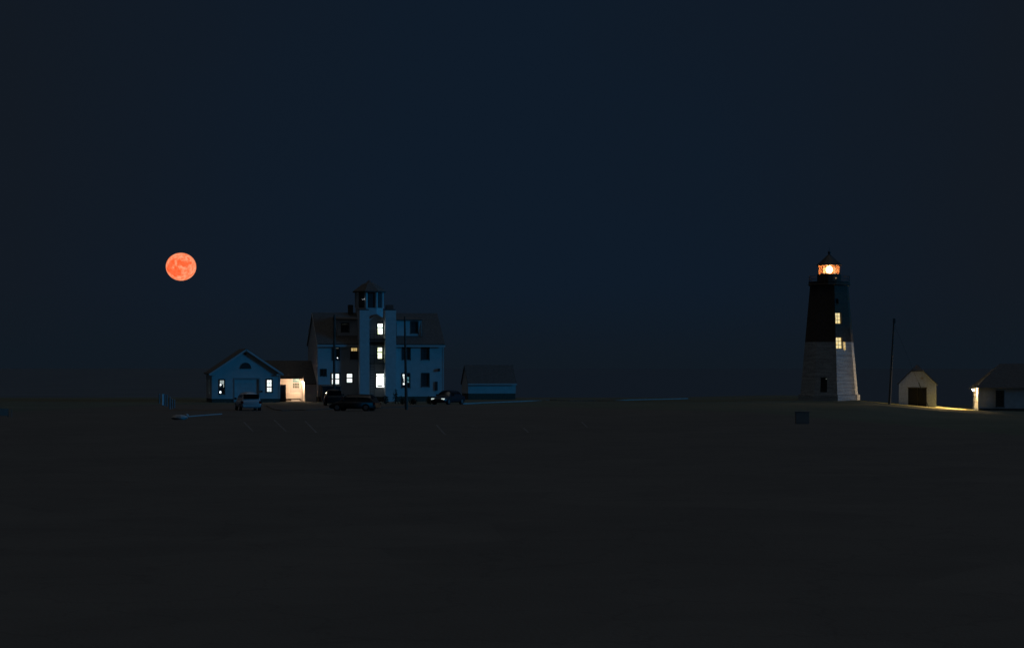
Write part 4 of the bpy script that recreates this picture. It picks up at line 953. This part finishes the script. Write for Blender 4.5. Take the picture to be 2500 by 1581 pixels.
    for sy in (-1, 1):
        MB().box(-hl-.01, -hl+.10, sy*hw*.86-.11, sy*hw*.86+.11, belt-.34, belt-.12).obj('tail_light', M['redlens'], o)
        MB().box(hl-.16, hl-.03, sy*hw*.66-.16, sy*hw*.66+.16, hood-.32, hood-.18).obj('headlight', M['glintlens' if 'glinting' in label else 'clearlens'], o)
        MB().box(nose-.55, nose-.40, sy*(hw+.07)-.09, sy*(hw+.07)+.09, belt-.02, belt+.14).obj('side_mirror', M['plastic'], o)
    MB().box(-hl-.03, -hl+.1, -hw*.78, hw*.78, clear+.1, clear+.28).obj('bumper', M[paint], o); MB().box(hl-.1, hl+.02, -hw*.70, hw*.70, clear+.1, clear+.26).obj('bumper', M[paint], o)
    tag(o, label, 'car' if name != 'parked_van' else 'van'); return o
GRP = 'vehicles parked in front of the station'
v = vehicle('parked_van', 'vanpaint', 4.6, 1.82, 1.62, .98, .26, 1.35, -2.18, -2.0, .75, 'pale van with dark rear window parked in front of the garage door', 3)
v.location = gpt(608, 1003); v.location.y += 2.2; v.location.x -= .38; v.rotation_euler.z = R(90+14.5); v['group'] = GRP
v = vehicle('parked_car', 'darkcar', 4.15, 1.80, 1.46, .88, .2, 1.2, -1.92, -1.45, .42, 'low black hatchback parked side-on below the two white-lit station windows')
v.location = gpt(866, 1003); v.rotation_euler.z = R(180-14); v['group'] = GRP
v = vehicle('parked_car', 'darkcar', 4.4, 1.80, 1.66, 1.0, .24, 1.1, -2.0, -1.8, .4, 'boxy dark car seen from behind before the lean-to, left of the black hatchback', 2)
v.location = gpt(812, 990); v.location.y += 1; v.rotation_euler.z = R(98); v['group'] = GRP
v = vehicle('parked_car', 'bluecar', 4.3, 1.78, 1.46, .92, .2, 1.05, -1.6, -1.1, .3, 'dark sedan with glinting headlights parked by the right corner of the station')
v.location = gpt(1094, 987); v.rotation_euler.z = R(-90-28); v['group'] = GRP

# ------------------------------------------------------------------ shrubs by the station
def shrub(px, py, w, h, label):
    b = gpt(px, py); o = empty('shrub', b); mb = MB(); rnd = random.Random(int(px))
    for i in range(260):
        a, rr_, zz = rnd.uniform(0, 6.28), rnd.random()**.5, rnd.random()
        lump = .75 + .35*math.sin(a*3+px) ; rad_ = w/2*rr_*lump*math.sqrt(max(.05, 1-(zz*1.02-.35)**2/.55))
        c = Vector((rad_*math.cos(a), rad_*math.sin(a), .08+zz*h*(.85+.15*math.sin(a*2)))); s3 = rnd.uniform(.05,.11)
        u = Vector((rnd.uniform(-1,1),rnd.uniform(-1,1),rnd.uniform(-1,1))).normalized(); v_ = u.orthogonal().normalized()
        mb.add([c-u*s3, c+v_*s3*.5, c+u*s3, c-v_*s3*.5], [(0,1,2,3)])
    mb.obj('foliage', M['leaf'], o)
    st_ = MB()
    for i in range(4): a = i*1.6; st_.tube((0,0,-.05),(w*.22*math.cos(a),w*.22*math.sin(a),h*.7), .025, .01, n=5)
    st_.obj('stem', M['stem'], o); tag(o, label, 'shrub', 'shrubs along the front of the station')
for args in ((941,985,1.0,.75,'round shrub just right of the black hatchback, below the widest lit window'),
             (966,985,.7,1.45,'narrow upright shrub at the foot of the right chimney'),
             (983,987,1.1,.8,'low shrub touching the foot of the right-hand front pole'),
             (1008,987,1.0,.65,'low shrub just right of the pole, below the curtained lit window'),
             (1050,986,1.1,.75,'low shrub beside the sedan with glinting headlights')): shrub(*args)

# ------------------------------------------------------------------ posts, rocks, boxes
posts = [(389,960,984,'dull leftmost post of the pale post row, on the lawn left of the garage'),
         (397,960,989,'brightest bluish-white post of the row, second from its left end'),
         (401.5,960.5,991,'pale post close on the right side of the brightest one'),
         (407,962,992,'pale post in the middle of the row left of the garage'),
         (414.5,968,999,'pale post standing lowest in the photo, right of the widest gap in the row'),
         (420,972,997,'pale post second from the right end of the row'),
         (425.5,974,996,'dim short post at the right end of the row')]
for i, (px, yt, yb, lab) in enumerate(posts):
    b = gpt(px, yb); h = (yb-yt)/FPX*b.y; o = empty('post', b)
    r0 = .075 if i != 1 else .085
    MB().tube((0,0,-.2),(0,0,h-.05), r0, r0*.95, n=10).obj('shaft', M['postwhite'] if i != 1 else mat('palest_post', (.80,.80,.80), .5), o)  # second post given a much paler colour than the others
    MB().tube((0,0,h-.05),(0,0,h), r0*1.15, r0*.5, n=10).obj('cap', M['postwhite'], o)
    tag(o, lab, 'post', 'pale posts left of the garage')
def rock(px, py, w, h, d, label, seed):
    b = gpt(px, py); mb = MB(); mb.ball((0,0,0), 1.0, 20)
    vs = []
    for v_ in mb.v:
        q = Vector(v_); f = 1 + .22*noise.noise(q*1.3+Vector((seed,0,0))) + .07*noise.noise(q*4)
        vs.append((q.x*f*w/2, q.y*f*d/2, max(-.1, q.z*f*h*.5 + h*.45)))
    mb.v = vs; o = mb.obj('boulder', M['rock'], None); o.location = b + Vector((0,d/2,0)); tag(o, label, 'boulder', 'painted boulders at the edge of the lot')
rock(436, 1025, 1.12, .42, .8, 'larger whitewashed boulder at the left end of the pale kerb', 2)
rock(455, 1017, .30, .26, .3, 'small whitewashed stone beside the larger boulder', 5)
b = gpt(1958.5, 1035); o = empty('utility_box', b, R(-6))
MB().box(-.45,.45,0,.5,-.05,.80).obj('cabinet', M['metalgrey'], o); MB().box(-.48,.48,-.03,.53,.80,.85).obj('lid', M['metalgrey'], o); MB().box(-.40,.40,-.02,-.002,.06,.74).obj('door', M['metalgrey'], o)
tag(o, 'faint square grey utility box on the dark lawn below the lighthouse', 'utility box')
b = gpt(6, 1018); o = empty('low_sign', b, R(8))
MB().box(-.6,.42,0,.05,.12,.66).obj('panel', M['metalgrey'], o)
for xx in (-.5, .36): MB().box(xx,xx+.08,.052,.12,-.1,.62).obj('leg', M['wood'], o)
MB().box(.64,.70,0,.06,-.1,.55).obj('stake', M['metalgrey'], o)
tag(o, 'low blank grey sign board cut by the left frame edge', 'sign')
b = gpt(1121, 984); o = empty('marker_post', b); MB().tube((0,0,-.1),(0,0,.36), .03, n=8).obj('shaft', M['wood'], o); MB().ball((0,-.03,.30), .045, 8).obj('reflector', M['glint'], o)  # reflector's glint is painted on as its own glow
tag(o, 'tiny post with a glinting reflector at the left end of the long kerb', 'marker')
